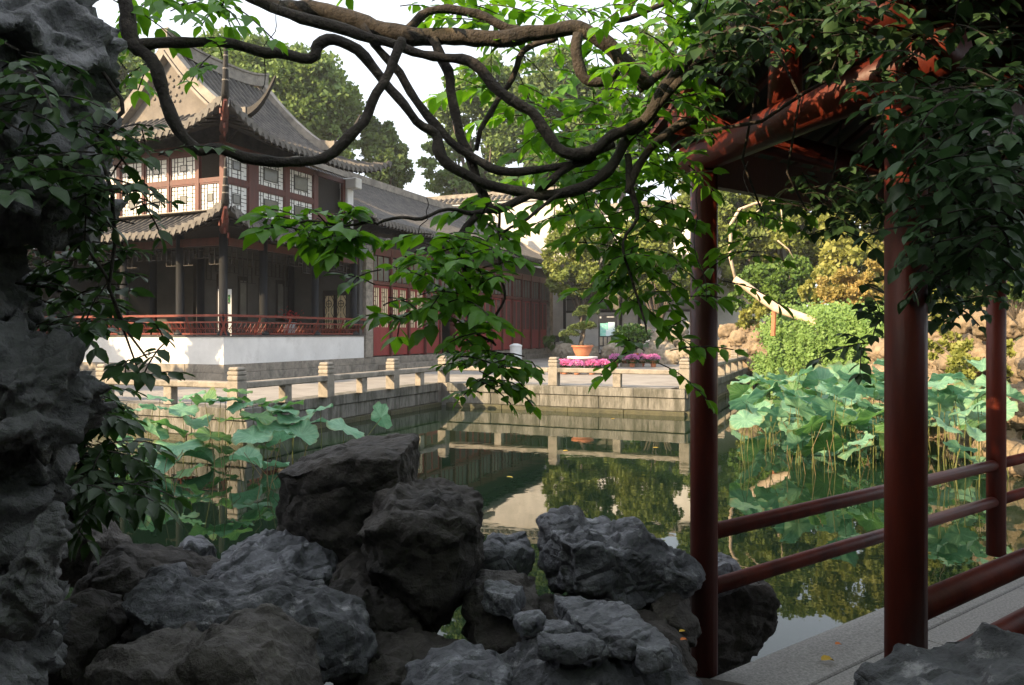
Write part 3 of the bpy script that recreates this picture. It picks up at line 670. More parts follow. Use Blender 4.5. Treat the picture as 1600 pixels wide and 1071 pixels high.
MB().ribbon(rp, .3, .34).build('main_ridge', M['ridge'], hall)
for gb in (21.65, -.72):
    pts = [Vector((-4.3+(5.3-d), gb, RH.z0+RH.rise*prof(d/5.3, RH.k)+.05)) for d in np.linspace(5.3,.05,14)]
    MB().ribbon(pts, .28, .16, Vector((0,1,0))).build('verge_ridge', M['ridge'], hall)
    vs = [(-4.3+(5.3-d)*s, min(max(gb,-.4),21.2), RH.z0+RH.rise*prof(d/5.3, RH.k)-.2) for s in (1,) for d in np.linspace(.9,5.3,9)]+[(-4.3-(5.3-d), min(max(gb,-.4),21.2), RH.z0+RH.rise*prof(d/5.3, RH.k)-.2) for d in np.linspace(5.3,.9,9)][1:]
    MB().add(vs+[(x,y+.12,z) for x,y,z in vs], [tuple(range(len(vs))), tuple(range(2*len(vs)-1,len(vs)-1,-1))]).build('gable_wall', M['wallg'], hall)

# ================================================================= TALL GARDEN WALL behind the hall
tw = thing('garden_wall', 'tall weathered white wall with tiled coping rising behind the hall roof', 'wall', G(-12,31.5), TH)
MB().box(0,13.9,0,.5,-.5,10.6).build('wall', M['wallg'], tw)
MB().box(13.9,26,.05,.45,-.5,9.2).build('low_wall', M['wallw'], tw)
def coping(root, x0, x1, z, y=.25):
    MB().box(x0-.1,x1+.1,y-.42,y+.42,z,z+.12).build('coping_course', M['wallw'], root)
    mb = MB(); n = int((x1-x0)/.42)
    for i in range(n):
        x = x0+(i+.5)*(x1-x0)/n
        for s in (-1,1): mb.tube([(x, y+s*.05, z+.58),(x, y+s*.62, z+.2)], .11, 6)
    mb.build('coping_tiles', M['tile_drip'], root, kind='stuff')
    mb = MB(); mb.add([(x0-.1,y-.6,z+.14),(x1+.1,y-.6,z+.14),(x1+.1,y+.6,z+.14),(x0-.1,y+.6,z+.14),(x0-.1,y,z+.55),(x1+.1,y,z+.55)], [(0,1,5,4),(2,3,4,5),(0,4,3),(1,2,5),(0,3,2,1)])
    mb.box(x0-.1,x1+.1,y-.13,y+.13,z+.56,z+.86).build('coping_ridge', M['ridge'], root)
coping(tw, 0, 13.9, 10.62); coping(tw, 14, 26, 9.22)

# ================================================================= BACK BUILDING with dark windows
bb = thing('side_building', 'low white garden building with dark window openings behind the osmanthus trees', 'building', G(.8,27.9), TH)
bw = MB(); X = 0
bw.box(0,9.6,0,.25,-.1,2.05).box(0,9.6,.002,.248,4.5,5.0)
for x0,x1 in ((0,.25),(3.9,5.0),(8.2,9.6)): bw.box(x0,x1,.002,.248,2.05,4.5)
for x0,x1 in ((.25,3.9),(5.0,8.2)): bw.box(x0,x1,.004,.246,2.05,2.75)
bw.build('wall', M['wallg'], bb)
MB().box(-.01,9.6,-.06,-.0,-.1,1.75).build('dado', M['wallw'], bb)
for x in (.3,3.9,5.05,8.2,9.5): MB().box(x-.08,x+.08,-.10,-.003,1.75,4.7).build('post', M['woodd'], bb)
for x0,x1 in ((.38,3.82),(5.13,8.12)):
    f = MB().box(x0,x1,.02,.10,2.76,2.90).box(x0,x1,.02,.10,4.38,4.49).box(x0,x1,.04,.09,3.55,3.63).build('window', M['woodd'], bb)
    MB().box(x0,x1,.11,.13,2.8,4.45).build('pane', M['glassd'], f)
    for q in (1,2,3): MB().box(x0+(x1-x0)*q/4-.03,x0+(x1-x0)*q/4+.03,.03,.095,2.9,4.38).build('mullion', M['woodd'], f)
RB = Roof(-20,30,-1.0,8,4.75,1.6,3.0,0,3,.7)
roof_face(bb, RB, 'F', -.3, 9.9, lambda t: 3.0, pitch=.27, rows=False, drip=False, seg=6)

# ================================================================= ROCK BUILDER
def rockify(name, vs, fs, mat_, voxel, amp, scale, seed, parent=None, smooth_it=3, ridged=.6, faceted=0.0, kind=None, cuts=0):
    me = bpy.data.meshes.new('tmp'); me.from_pydata([tuple(v) for v in vs], [], fs)
    o = bpy.data.objects.new('tmp', me); COL.objects.link(o)
    md = o.modifiers.new('r', 'REMESH'); md.mode = 'VOXEL'; md.voxel_size = voxel
    if smooth_it:
        ms = o.modifiers.new('s', 'SMOOTH'); ms.iterations = smooth_it; ms.factor = .6
    dg_ = bpy.context.evaluated_depsgraph_get(); ev = o.evaluated_get(dg_); m2 = bpy.data.meshes.new_from_object(ev)
    n = len(m2.vertices); co = np.empty(n*3, np.float32); m2.vertices.foreach_get('co', co); co = co.reshape(-1,3)
    nr = np.empty(n*3, np.float32); m2.vertices.foreach_get('normal', nr); nr = nr.reshape(-1,3)
    if cuts:
        g = np.random.default_rng(seed); ctr = co.mean(0); ext = (co.max(0)-co.min(0))/2; q0 = (co-ctr)/ext
        for _ in range(cuts):
            pn = g.normal(size=3); pn /= np.linalg.norm(pn); pr = q0@pn; h = np.quantile(pr, g.uniform(.90,.985)); ov = np.maximum(0, pr-h)
            q0 = q0 - ov[:,None]*pn[None]*.93
        co = q0*ext+ctr
    off = Vector((seed*3.7, seed*1.3, seed*5.1)); disp = np.empty(n, np.float32)
    for i in range(n):
        p = Vector(co[i]); q = p*scale+off
        v = noise.fractal(q, 0.9, 2.1, 4)*.9
        r = 1-abs(noise.noise(q*1.7+Vector((9,9,9))))*2
        c = 0.0
        if faceted:
            dd, _ = noise.voronoi(q*.9); c = (dd[1]-dd[0])*faceted
            v += noise.noise(Vector((q.x*.6, q.y*.6, q.z*4.5)))*.35*faceted
        r2 = 1-abs(noise.noise(q*3.9+Vector((2,7,1))))*2
        disp[i] = amp*(v*1.0 + ridged*max(0, r-.45)*1.6 + ridged*.5*max(0, r2-.5) - ridged*.5 + min(c,.5)*.6 + .40*noise.fractal(q*6,.7,2,3))
    co += nr*disp[:,None]
    m2.vertices.foreach_set('co', co.ravel()); m2.update(); m2.shade_smooth()
    m2.materials.clear(); m2.materials.append(mat_)
    bpy.data.objects.remove(o); bpy.data.meshes.remove(me)
    r = bpy.data.objects.new(name, m2); COL.objects.link(r)
    if parent is not None: r.parent = parent
    if kind: r['kind'] = kind
    return r
def pillow(poly, d, th, tilt=0.0, prof=((-.5,.55),(-.34,.86),(0,1.0),(.34,.9),(.5,.6))):
    """closed solid from an outline: real position at distance d, real thickness th"""
    n = len(poly); cx = sum(p[0] for p in poly)/n; cy = sum(p[1] for p in poly)/n; vs = []
    for dy, s in prof:
        for (x, y) in poly:
            X = cx+(x-cx)*s; Y = cy+(y-cy)*s; p = PX(X, Y, d)
            vs.append((p.x, d+dy*th, p.z))
    m = len(prof); fs = [(r*n+i, r*n+(i+1) % n, (r+1)*n+(i+1) % n, (r+1)*n+i) for r in range(m-1) for i in range(n)]
    fs += [tuple(range(n-1,-1,-1)), tuple((m-1)*n+i for i in range(n))]
    return vs, fs
def blob(c, r, seg=10, M_=None):
    vs = []; fs = []; c = Vector(c)
    for i in range(seg+1):
        th = PI*i/seg
        for j in range(seg*2):
            ph = PI*j/seg; vs.append((c.x+r[0]*math.sin(th)*math.cos(ph), c.y+r[1]*math.sin(th)*math.sin(ph), c.z+r[2]*math.cos(th)))
    n = seg*2
    for i in range(seg):
        for j in range(n): fs.append((i*n+j, (i+1)*n+j, (i+1)*n+(j+1) % n, i*n+(j+1) % n))
    return vs, fs
def merge(parts):
    vs = []; fs = []
    for v, f in parts:
        o = len(vs); vs += [tuple(q) for q in v]; fs += [tuple(i+o for i in g) for g in f]
    return vs, fs

# near bank of earth under the rocks
bv = []; NX, NY = 50, 40
for j in range(NY+1):
    for i in range(NX+1):
        x = -5+6.3*i/NX; y = -2+6.9*j/NY
        z = -.02-(.25*max(0,min(1,(y-1.8)/1.7))+1.1*max(0,(y-3.75))**.9)
        bv.append((x, y, z+.10*noise.fractal(Vector((x*1.7,y*1.7,3)),1,2,3)))
bf = [(j*(NX+1)+i, j*(NX+1)+i+1, (j+1)*(NX+1)+i+1, (j+1)*(NX+1)+i) for j in range(NY) for i in range(NX)]
MB().add(bv, bf).build('earth_bank', M['soil'], smooth=True, kind='structure')

# tall weathered lake rock at the left
P = PX
def EB(x, y, d, rx, ry, rz): return blob(P(x,y,d), (rx*d/F, rz, ry*d/F))
parts = [EB(30,70,2.5,110,80,.32), EB(105,95,2.5,62,62,.22), EB(118,150,2.5,36,50,.2), EB(40,190,2.5,100,110,.32), EB(85,250,2.45,58,70,.24), EB(70,320,2.45,68,52,.24),
         EB(-10,310,2.5,60,60,.3), EB(-34,440,2.5,40,110,.25), EB(8,575,2.45,62,60,.28), EB(72,600,2.4,52,52,.24), EB(70,660,2.4,60,50,.25), EB(20,690,2.45,60,80,.28), EB(5,790,2.45,60,70,.28),
         EB(-20,-30,2.5,120,60,.3), EB(25,870,2.5,42,100,.22), EB(5,1010,2.4,60,90,.3), EB(-80,600,2.5,55,300,.3)]
ro = rockify('lake_rock', *merge(parts), M['rock_pale'], .015, .085, 3.0, 1, smooth_it=3, ridged=1.0)
tag(ro, 'tall weathered grey lake rock with a hollow, standing at the left edge', 'rock')
ro = rockify('lake_rock', *pillow([(86,792),(106,800),(97,850),(80,900),(74,950),(40,1000),(-20,1010),(-10,930),(20,880),(50,850),(68,812)], 2.15, .16), M['rock_pale'], .009, .03, 5, 2, smooth_it=1, ridged=.6, faceted=.6, cuts=14)
tag(ro, 'pale upright ridge of rock leaning beside the base of the tall left rock', 'rock')
rocks = [
 ('big upright boulder with a flat slab-like top at the water edge', 4.05, .75, .05, 'rock_dark', .5, [(462,728),(505,714),(560,699),(640,694),(641,760),(645,850),(640,930),(590,960),(520,900),(458,835),(455,790),(460,765)]),
 ('dark squat boulder leaning on the right of the flat topped boulder', 3.6, .7, .05, 'rock_dark', .6, [(578,800),(598,765),(622,757),(655,768),(690,752),(708,775),(738,796),(748,850),(745,905),(728,932),(690,948),(620,935),(585,890)]),
 ('low rock wedged under the two big dark boulders', 3.45, .7, .05, 'rock_dark', .5, [(498,890),(560,900),(640,940),(668,960),(672,1010),(610,1040),(520,1020),(490,950)]),
 ('craggy blue grey rock left of the flat topped boulder', 3.6, .6, .05, 'rock_blue', .9, [(352,878),(395,852),(455,845),(480,865),(520,878),(545,950),(500,985),(420,960),(352,935)]),
 ('long hump backed rock across the lower left with three crests', 2.95, .6, .05, 'rock', .3, [(205,945),(212,918),(232,906),(262,924),(300,912),(345,932),(420,922),(500,945),(552,975),(575,1015),(560,1045),(515,1062),(440,1060),(380,1050),(280,1040),(212,1000)]),
 ('smooth low rock at the bottom edge below the long hump backed rock', 2.45, .5, .04, 'rock_brown', .2, [(150,1035),(205,1012),(290,1020),(345,985),(400,978),(450,1010),(490,1070),(530,1150),(130,1150)]),
 ('rounded dark rock behind the long rock at the lower left', 3.45, .6, .04, 'rock_dark', .3, [(135,960),(148,890),(185,855),(255,853),(298,872),(335,905),(345,940),(300,975),(200,985)]),
 ('pointed rock between the tall left rock and the pond', 3.9, .5, .05, 'rock_brown', .5, [(78,835),(105,800),(128,783),(150,800),(188,850),(180,890),(120,910),(80,880)]),
 ('small knobbly rock pinnacle standing against the dark water', 3.75, .25, .035, 'rock_blue', .8, [(280,862),(290,843),(310,838),(322,848),(332,875),(352,895),(330,915),(288,900)]),
 ('dark flat rock at the lower left in front of the small water gap', 2.85, .5, .04, 'rock_dark', .4, [(30,1010),(55,962),(110,942),(160,948),(172,985),(165,1060),(60,1075)]),
 ('small craggy rock between the dark boulder and the long ridged rock', 4.0, .4, .04, 'rock_blue', .9, [(752,862),(768,838),(790,829),(812,842),(828,852),(830,885),(800,905),(758,900)]),
 ('long pale ridged rock sloping down towards the first red pillar', 3.95, .7, .06, 'rock_blue', .55, [(845,862),(862,812),(875,794),(902,800),(930,826),(958,828),(985,822),(1012,835),(1045,852),(1070,858),(1074,900),(1070,925),(1010,925),(970,925),(925,912),(870,905)]),
 ('end of the pale ridged rock showing just right of the first red pillar', 4.5, .4, .04, 'rock_blue', .5, [(1080,870),(1120,868),(1150,882),(1160,900),(1130,925),(1080,925)]),
 ('brown rock shelf below the small craggy rock', 3.5, .6, .04, 'rock_brown', .5, [(728,940),(742,918),(765,905),(820,915),(845,930),(835,985),(800,1030),(742,1020)]),
 ('layered rock step at the bottom centre', 2.95, .7, .05, 'rock', 1.0, [(775,1015),(800,1000),(850,998),(900,1005),(960,1003),(1000,1008),(1040,1018),(1066,1045),(1070,1150),(765,1150),(775,1040)]),
 ('dark overhanging rock behind the first red pillar at the water', 4.75, .5, .05, 'rock_dark', .6, [(1060,905),(1120,900),(1175,905),(1198,925),(1200,960),(1185,995),(1160,1015),(1150,1050),(1135,1100),(1050,1100),(1060,980)]),
 ('square cornered rock left of the first red pillar foot', 3.75, .45, .035, 'rock_brown', .8, [(1000,935),(1035,917),(1070,920),(1072,998),(1040,1002),(1005,975)]),
 ('pale low rock at the bottom edge left of the layered step', 2.75, .5, .04, 'rock_blue', .8, [(640,1062),(690,1037),(750,1032),(790,1045),(800,1150),(620,1150)]),
 ('rock at the bottom right corner in front of the second pillar', 1.95, .4, .04, 'rock', .6, [(1395,1085),(1440,1058),(1510,1052),(1560,1032),(1590,1000),(1660,975),(1700,1150),(1380,1150)]),
 ('broad rock base under the flagstones beside the layered step', 3.4, 1.0, .05, 'rock_dark', .5, [(790,985),(860,972),(960,972),(1010,980),(1062,990),(1068,1060),(1000,1080),(830,1080),(790,1020)]),
 ('dark low rock filling the gap below the flat topped boulder', 3.1, .6, .04, 'rock_dark', .4, [(545,1010),(620,1000),(700,1010),(740,1040),(740,1120),(530,1120)]),
 ('flat topped brown rock right of the small water gap', 3.2, .5, .04, 'rock_dark', .4, [(150,985),(200,960),(235,975),(240,1030),(180,1060),(145,1030)]),
]
for k, (lab, d, th, amp, mk, fac, poly) in enumerate(rocks):
    vx = .0125 if d < 3.2 else .016
    slab = k == 0
    cx_ = sum(p[0] for p in poly)/len(poly); cy_ = sum(p[1] for p in poly)/len(poly); poly = [(cx_+(a_-cx_)*(1.05 if slab else 1.03), cy_+(b_-cy_)*1.03) for a_, b_ in poly]
    bx_ = .95 if slab else .58+.36*min(1,fac*1.3)
    ro = rockify('rock', *pillow(poly, d, th, prof=((-.5,bx_),(-.40,min(1,bx_+.22)),(0,1.0),(.40,min(1,bx_+.22)),(.5,bx_))), M[mk], vx, amp*(.55 if slab else .9), 2.8, k+5, smooth_it=0 if fac > .45 else 1, ridged=.7, faceted=fac, cuts=5 if slab else int(20+10*fac))
    tag(ro, lab, 'rock')
# flagstones lying on the rocks
flags = [([(862,925),(975,938),(1010,968),(1030,985),(985,998),(930,985),(890,962)], .085), ([(760,905),(820,912),(800,935),(755,922)], .09),
         ([(845,985),(930,990),(960,1005),(900,1012),(840,1002)], .07), ([(985,985),(1040,995),(1050,1015),(1000,1018)], .07), ([(800,955),(845,952),(850,968),(812,975)], .06), ([(848,962),(888,972),(895,985),(850,985)], .06)]
fg = thing('flagstone_path', 'cracked grey flagstones laid on the rocks left of the first pillar', 'path', PX(930,990,3.4))
for k, (poly, th) in enumerate(flags):
    # lying stones: depth from height z = zt at each outline point
    zt = .375-.006*k if k else .375; vs = []; n = len(poly)
    top = []
    for (x, y) in poly:
        d = (E-zt)*F/(y-HOR); p = Vector(((x-800)/F*d, d, zt)); top.append(p - fg.location)
    v = [tuple(p) for p in top]+[tuple(p-Vector((0,0,th))) for p in top]
    f = [tuple(range(n)), tuple(range(2*n-1,n-1,-1))]+[(i,i+n,(i+1)%n+n,(i+1)%n) for i in range(n)]
    rockify('flagstone', v, f, M['rock_blue'], .012, .018, 7, 60+k, fg, smooth_it=1, ridged=.4, faceted=.6)

# ================================================================= LEAVES
LT = np.array([(0,0,0),(.21,.16,.04),(.29,.42,.06),(.17,.74,.03),(0,1.0,-.10),(-.17,.74,.03),(-.29,.42,.06),(-.21,.16,.04),(0,.45,-.01)], dtype=np.float64)
LF3 = np.array([(0,1,8),(1,2,8),(2,3,8),(3,4,8),(4,5,8),(5,6,8),(6,7,8),(7,0,8)])
def leaf_verts(T, pos, d, nrm, size, wid=1.0):
    """T template (k,3); arrays of positions, directions, normals, sizes -> (n*k,3)"""
    d = d/np.linalg.norm(d, axis=1, keepdims=True); s = np.cross(d, nrm); s /= (np.linalg.norm(s, axis=1, keepdims=True)+1e-9); n = np.cross(s, d)
    return (pos[:,None,:] + (T[None,:,0:1]*wid*s[:,None,:] + T[None,:,1:2]*d[:,None,:] + T[None,:,2:3]*n[:,None,:])*size[:,None,None]).reshape(-1,3)
class Foliage:
    def __init__(s): s.pos=[]; s.d=[]; s.n=[]; s.sz=[]; s.tw = MB(); s.key=[]
    def leaf(s, p, d, n, sz): s.pos.append(tuple(p)); s.d.append(tuple(d)); s.n.append(tuple(n)); s.sz.append(sz)
    def spray(s, p, d, L_, k, sz, droop=.5, twig=.0028, spread=.35):
        """compound leaf: a thin twig with paired leaflets"""
        p = Vector(p); d = Vector(d).normalized(); pts = [p.copy()]; q = p.copy(); dd = d.copy()
        for i in range(k):
            q = q+dd*(L_/k); dd = (dd+Vector((0,0,-droop/k))+Vector((rnd.gauss(0,.05),rnd.gauss(0,.05),rnd.gauss(0,.05)))).normalized(); pts.append(q.copy())
            sd = dd.cross(Vector((0,0,1)));
            if sd.length < .1: sd = Vector((1,0,0))
            sd.normalize(); sd = (sd+Vector((0,0,rnd.gauss(0,.25)))+Vector((rnd.gauss(0,.2),rnd.gauss(0,.2),0))).normalized()
            for sg in (-1,1):
                if rnd.random() < .08: continue
                ld = (sd*sg*.9+dd*.55+Vector((0,0,-.35+rnd.gauss(0,.22)))).normalized()
                nn = Vector((rnd.gauss(0,.35),rnd.gauss(0,.35)-.25,1)).normalized()
                s.leaf(q+ld*sz*.06, ld, nn, sz*rnd.uniform(.55,1.22))
        s.leaf(q, dd, Vector((rnd.gauss(0,.3),rnd.gauss(0,.3),1)), sz*1.1)
        s.tw.tube(pts, [twig]*len(pts), 3, cap=False)
    def build(s, parent, m, single=300, wid=1.0, twm='bark'):
        pos = np.array(s.pos); d = np.array(s.d); n = np.array(s.n)+1e-4; sz = np.array(s.sz)
        N_ = len(pos); order = np.argsort(pos[:,1])            # nearest first
        vsz = np.argsort(-(sz/np.maximum(pos[:,1],.5))); pick = vsz[:min(single, N_)]
        rest = np.setdiff1d(np.arange(N_), pick)
        if single:
            v0 = leaf_verts(LT, np.zeros((1,3)), np.array([[0,1,0.]]), np.array([[0,0,1.]]), np.array([1.]), wid)
            me = bpy.data.meshes.new('leaf'); me.from_pydata(v0.tolist(), [], LF3.tolist()); me.materials.append(m); me.shade_smooth()
            for i in pick:
                dd = Vector(d[i]).normalized(); sd = dd.cross(Vector(n[i])); sd = sd.normalized() if sd.length>1e-6 else dd.orthogonal().normalized(); nn = sd.cross(dd)
                o = bpy.data.objects.new('leaf', me); COL.objects.link(o)
                mw = Matrix(((sd.x,dd.x,nn.x,0),(sd.y,dd.y,nn.y,0),(sd.z,dd.z,nn.z,0),(0,0,0,1))) @ Matrix.Scale(sz[i], 4); mw.translation = Vector(pos[i])-parent.location
                o.parent = parent; o.matrix_local = mw
        if len(rest):
            v = leaf_verts(LT, pos[rest]-np.array(parent.location), d[rest], n[rest], sz[rest], wid)
            k = len(LT); f = (np.arange(len(rest))[:,None,None]*k + LF3[None]).reshape(-1,3)
            npmesh('foliage', v, f, m, parent, True, 'stuff')
        if s.tw.v:
            t = s.tw; L0 = parent.location; t.v = [(x-L0.x,y-L0.y,z-L0.z) for x,y,z in t.v]; t.build('twigs', M[twm], parent, kind='stuff')
def in_poly(x, y, poly):
    c = False; j = len(poly)-1
    for i in range(len(poly)):
        if (poly[i][1] > y) != (poly[j][1] > y) and x < (poly[j][0]-poly[i][0])*(y-poly[i][1])/(poly[j][1]-poly[i][1])+poly[i][0]: c = not c
        j = i
    return c
def fill(fo, poly, n, d0, d1, sz, L_=.28, k=5, droop=.6, twig=.0028):
    xs = [p[0] for p in poly]; ys = [p[1] for p in poly]; c = 0; tries = 0
    while c < n and tries < n*60:
        tries += 1; x = rnd.uniform(min(xs), max(xs)); y = rnd.uniform(min(ys), max(ys))
        if not in_poly(x, y, poly): continue
        d = rnd.uniform(d0, d1); a = rnd.uniform(0, 2*PI)
        fo.spray(PX(x, y, d), (math.cos(a), math.sin(a)*.7, rnd.uniform(-.5,.5)), L_*rnd.uniform(.6,1.2), k, sz*rnd.uniform(.75,1.15), droop, twig); c += 1

# ---------------------------------------------------------------- wisteria: twisting stems over the pond
wis = thing('wisteria_vine', 'old wisteria with thick twisting bare stems looping across the top and hanging green leaves', 'vine', (0, 3.2, 2.2))
def stem(pts, jit=.07, n=10, m='bark'):
    """pts: (px, py, distance, radius px); Catmull-Rom, knobbly"""
    P0 = [(PX(x,y,d), r*.74*d/F) for x,y,d,r in pts]; out = []; rad = []
    for i in range(len(P0)-1):
        a = P0[max(i-1,0)]; b = P0[i]; c = P0[i+1]; e = P0[min(i+2,len(P0)-1)]
        seg = max(3, int((c[0]-b[0]).length/.035))
        for j in range(seg):
            t = j/seg
            q = .5*((2*b[0])+(c[0]-a[0])*t+(2*a[0]-5*b[0]+4*c[0]-e[0])*t*t+(3*b[0]-a[0]-3*c[0]+e[0])*t**3)
            out.append(q+Vector((noise.noise(q*9),noise.noise(q*9+Vector((5,0,0))),noise.noise(q*9+Vector((0,7,0)))))*.013+Vector((noise.noise(q*3.1),0,noise.noise(q*3.3+Vector((4,4,0)))))*.016); rad.append((b[1]*(1-t)+c[1]*t)*(1+.2*noise.noise(q*11)+.16*noise.noise(q*33)))
    out.append(P0[-1][0]); rad.append(P0[-1][1]*.8)
    L0 = wis.location
    return MB().tube([p-L0 for p in out], rad, n, jit=jit).build('stem', M[m], wis, True)
stem([(190,-30,2.7,15),(197,20,2.7,15),(212,68,2.7,17),(238,95,2.7,15),(258,150,2.7,13),(275,205,2.7,12),(310,238,2.7,11),(345,236,2.7,11),(400,250,2.72,12),(470,252,2.75,11),(520,238,2.78,11),(560,200,2.8,11),(590,145,2.82,10),(612,95,2.85,10),(628,60,2.86,10)])
stem([(212,72,2.7,13),(250,72,2.72,12),(330,68,2.75,11),(400,78,2.78,11),(485,92,2.8,11),(500,72,2.8,12),(525,62,2.8,12),(560,80,2.82,11),(590,115,2.85,11),(622,150,2.85,10),(650,190,2.87,10),(680,212,2.9,11),(684,238,2.9,12),(700,258,2.9,11),(745,280,2.92,11),(800,300,2.95,11),(860,304,2.95,11),(920,292,2.95,11),(960,255,2.98,11),(985,215,3.0,11),(1020,180,3.0,12),(1040,130,3.0,12),(1100,80,3.0,12),(1180,20,3.0,13),(1240,-20,3.0,13)])
stem([(350,-30,3.0,12),(420,8,3.0,15),(480,15,3.0,18),(540,30,3.0,18),(600,48,3.0,19),(680,60,3.0,18),(760,62,3.0,17),(840,52,3.0,16),(905,46,3.0,16),(940,62,3.0,17),(985,100,3.02,16),(1015,135,3.05,14)])
stem([(425,12,2.9,11),(470,30,2.9,12),(540,48,2.9,12),(600,68,2.92,11),(660,85,2.92,10),(720,95,2.92,11),(750,112,2.92,12),(780,148,2.92,12),(830,175,2.92,11),(852,205,2.92,13),(880,235,2.92,12),(925,235,2.92,11),(960,208,2.95,11),(1000,190,2.98,11)])
stem([(562,40,2.95,9),(590,80,2.95,9),(625,115,2.95,10),(650,155,2.95,9),(672,185,2.95,10),(705,220,2.95,9),(750,250,2.95,9),(795,270,2.95,9),(860,262,2.95,8),(930,245,2.95,8)])
stem([(680,62,2.98,10),(690,95,2.98,11),(704,125,2.98,11),(712,190,2.98,10),(730,235,2.98,11),(750,290,2.98,10),(765,328,2.95,11),(800,318,2.95,9),(850,290,2.95,9),(900,250,2.95,9),(960,225,2.95,9)])
stem([(620,60,3.02,7),(660,25,3.02,9),(700,18,3.02,9),(745,25,3.02,9),(790,45,3.02,9),(840,48,3.02,9)])
stem([(742,230,3.1,5),(760,185,3.1,6),(800,120,3.1,6),(815,80,3.1,7),(870,60,3.1,6)])
stem([(905,55,2.95,12),(900,90,2.95,13),(912,125,2.95,11),(945,128,2.95,10),(965,110,2.95,8)])
stem([(765,330,2.95,6),(740,330,2.9,5),(700,325,2.85,4),(660,340,2.8,4),(625,342,2.8,3.5),(590,350,2.8,3)])
stem([(745,335,2.9,7),(725,360,2.88,7),(718,400,2.86,7),(728,430,2.85,8),(732,470,2.85,6),(740,520,2.85,4),(775,540,2.85,3)], n=7)
stem([(778,330,2.95,3.5),(782,380,2.95,4),(780,430,2.95,4),(785,470,2.95,3),(770,500,2.95,3)], n=6)
stem([(880,300,2.9,4),(840,330,2.9,4),(800,355,2.9,3.5),(765,380,2.9,3)], n=6)
stem([(960,30,3.1,6),(1000,20,3.1,6),(1060,-10,3.1,7)], n=7); stem([(1000,140,3.1,9),(1060,100,3.1,8),(1100,60,3.1,7),(1130,-10,3.1,7)], n=7)
stem([(985,300,3.0,9),(1000,260,3.0,9),(1030,220,3.0,9),(1060,200,3.0,10),(1090,190,3.0,8)], n=8)
stem([(985,240,3.0,8),(990,290,3.0,8),(1000,340,3.0,5),(975,380,3.0,3),(990,440,3.0,3),(1010,520,3.0,2)], n=6)
stem([(425,360,2.6,2),(480,345,2.62,2.5),(540,352,2.65,3),(590,350,2.7,3)], n=5)
for (x, y, L_) in ((430,0,140),(655,310,60),(1110,270,200),(1180,250,110)):
    pts = [(x+rnd.uniform(-6,6)+20*math.sin(q/3+x), y+L_*q/6, 2.8, 1.0) for q in range(7)]; stem(pts, n=4, jit=0)
fo = Foliage()
# (outline px, sprays, near, far, leaf size m)
fill(fo, [(465,335),(510,318),(570,335),(555,375),(525,395),(480,375),(455,355)], 30, 2.5,2.8, .078, .12, 4)
fill(fo, [(660,360),(700,345),(790,355),(775,400),(750,480),(700,500),(660,470),(630,430)], 52, 2.6,3.0, .078, .14, 4)
fill(fo, [(590,420),(640,400),(680,440),(660,500),(610,510),(570,470)], 7, 2.6,2.9, .075, .13, 3)
fill(fo, [(660,480),(760,470),(780,540),(840,570),(800,610),(740,625),(700,560)], 24, 2.7,3.0, .066, .14, 4)
fill(fo, [(740,560),(830,555),(840,590),(770,620),(735,600)], 9, 2.8,3.0, .058, .12, 3)
fill(fo, [(700,0),(880,0),(930,30),(900,60),(760,50)], 18, 3.1,3.6, .085, .25, 5)
fill(fo, [(760,110),(850,90),(960,70),(1060,60),(1060,320),(960,330),(880,290),(810,240),(760,180)], 78, 3.1,4.0, .09, .28, 5)
fill(fo, [(930,-20),(1120,-20),(1110,180),(1020,190),(980,60)], 26, 3.05,3.8, .09, .28, 5)
fill(fo, [(880,260),(1080,230),(1080,400),(1000,420),(930,360),(850,310)], 42, 3.0,3.6, .082, .25, 5)
fill(fo, [(960,400),(1075,400),(1075,550),(1040,590),(960,500),(930,440)], 15, 3.0,3.5, .08, .25, 5)
fill(fo, [(900,300),(1010,320),(990,480),(940,440)], 12, 2.9,3.3, .075, .22, 4)
fill(fo, [(160,-10),(370,-20),(360,60),(290,110),(200,60)], 16, 2.6,3.0, .072, .22, 4)
fill(fo, [(170,60),(260,100),(240,130),(180,150)], 4, 2.6,2.9, .07, .16, 3)
fill(fo, [(300,80),(380,60),(360,110),(320,110)], 3, 2.6,2.9, .07, .16, 3)
fill(fo, [(590,-20),(700,-20),(690,20),(620,10)], 3, 3.0,3.2, .07, .2, 4)
fill(fo, [(700,290),(760,280),(800,330),(740,360)], 10, 2.9,3.1, .075, .2, 4)
fill(fo, [(470,-5),(800,-60),(800,-260),(200,-260)], 20, 2.7,3.8, .09, .28, 5)
fill(fo, [(1120,320),(1200,300),(1230,340),(1180,400),(1130,430),(1125,500)], 14, 3.3,3.8, .08, .22, 4)
for q in range(1150):     # unseen leaves added over the path to darken the near rocks and pillars
    cx_ = rnd.uniform(-4.5,3.0); cy_ = rnd.uniform(-4.5,2.2)
    if -1.9 < cx_ < .8 and cy_ > .9: continue
    fo.spray((cx_, cy_, rnd.uniform(2.9,3.7)), (rnd.gauss(0,1),rnd.gauss(0,1),0), .35, 5, .15, .5)
fill(fo, [(990,-30),(1120,-30),(1100,90),(1010,130)], 22, 2.6,2.9, .065, .16, 4)
fo.build(wis, M['wisteria'], 300, 1.0)

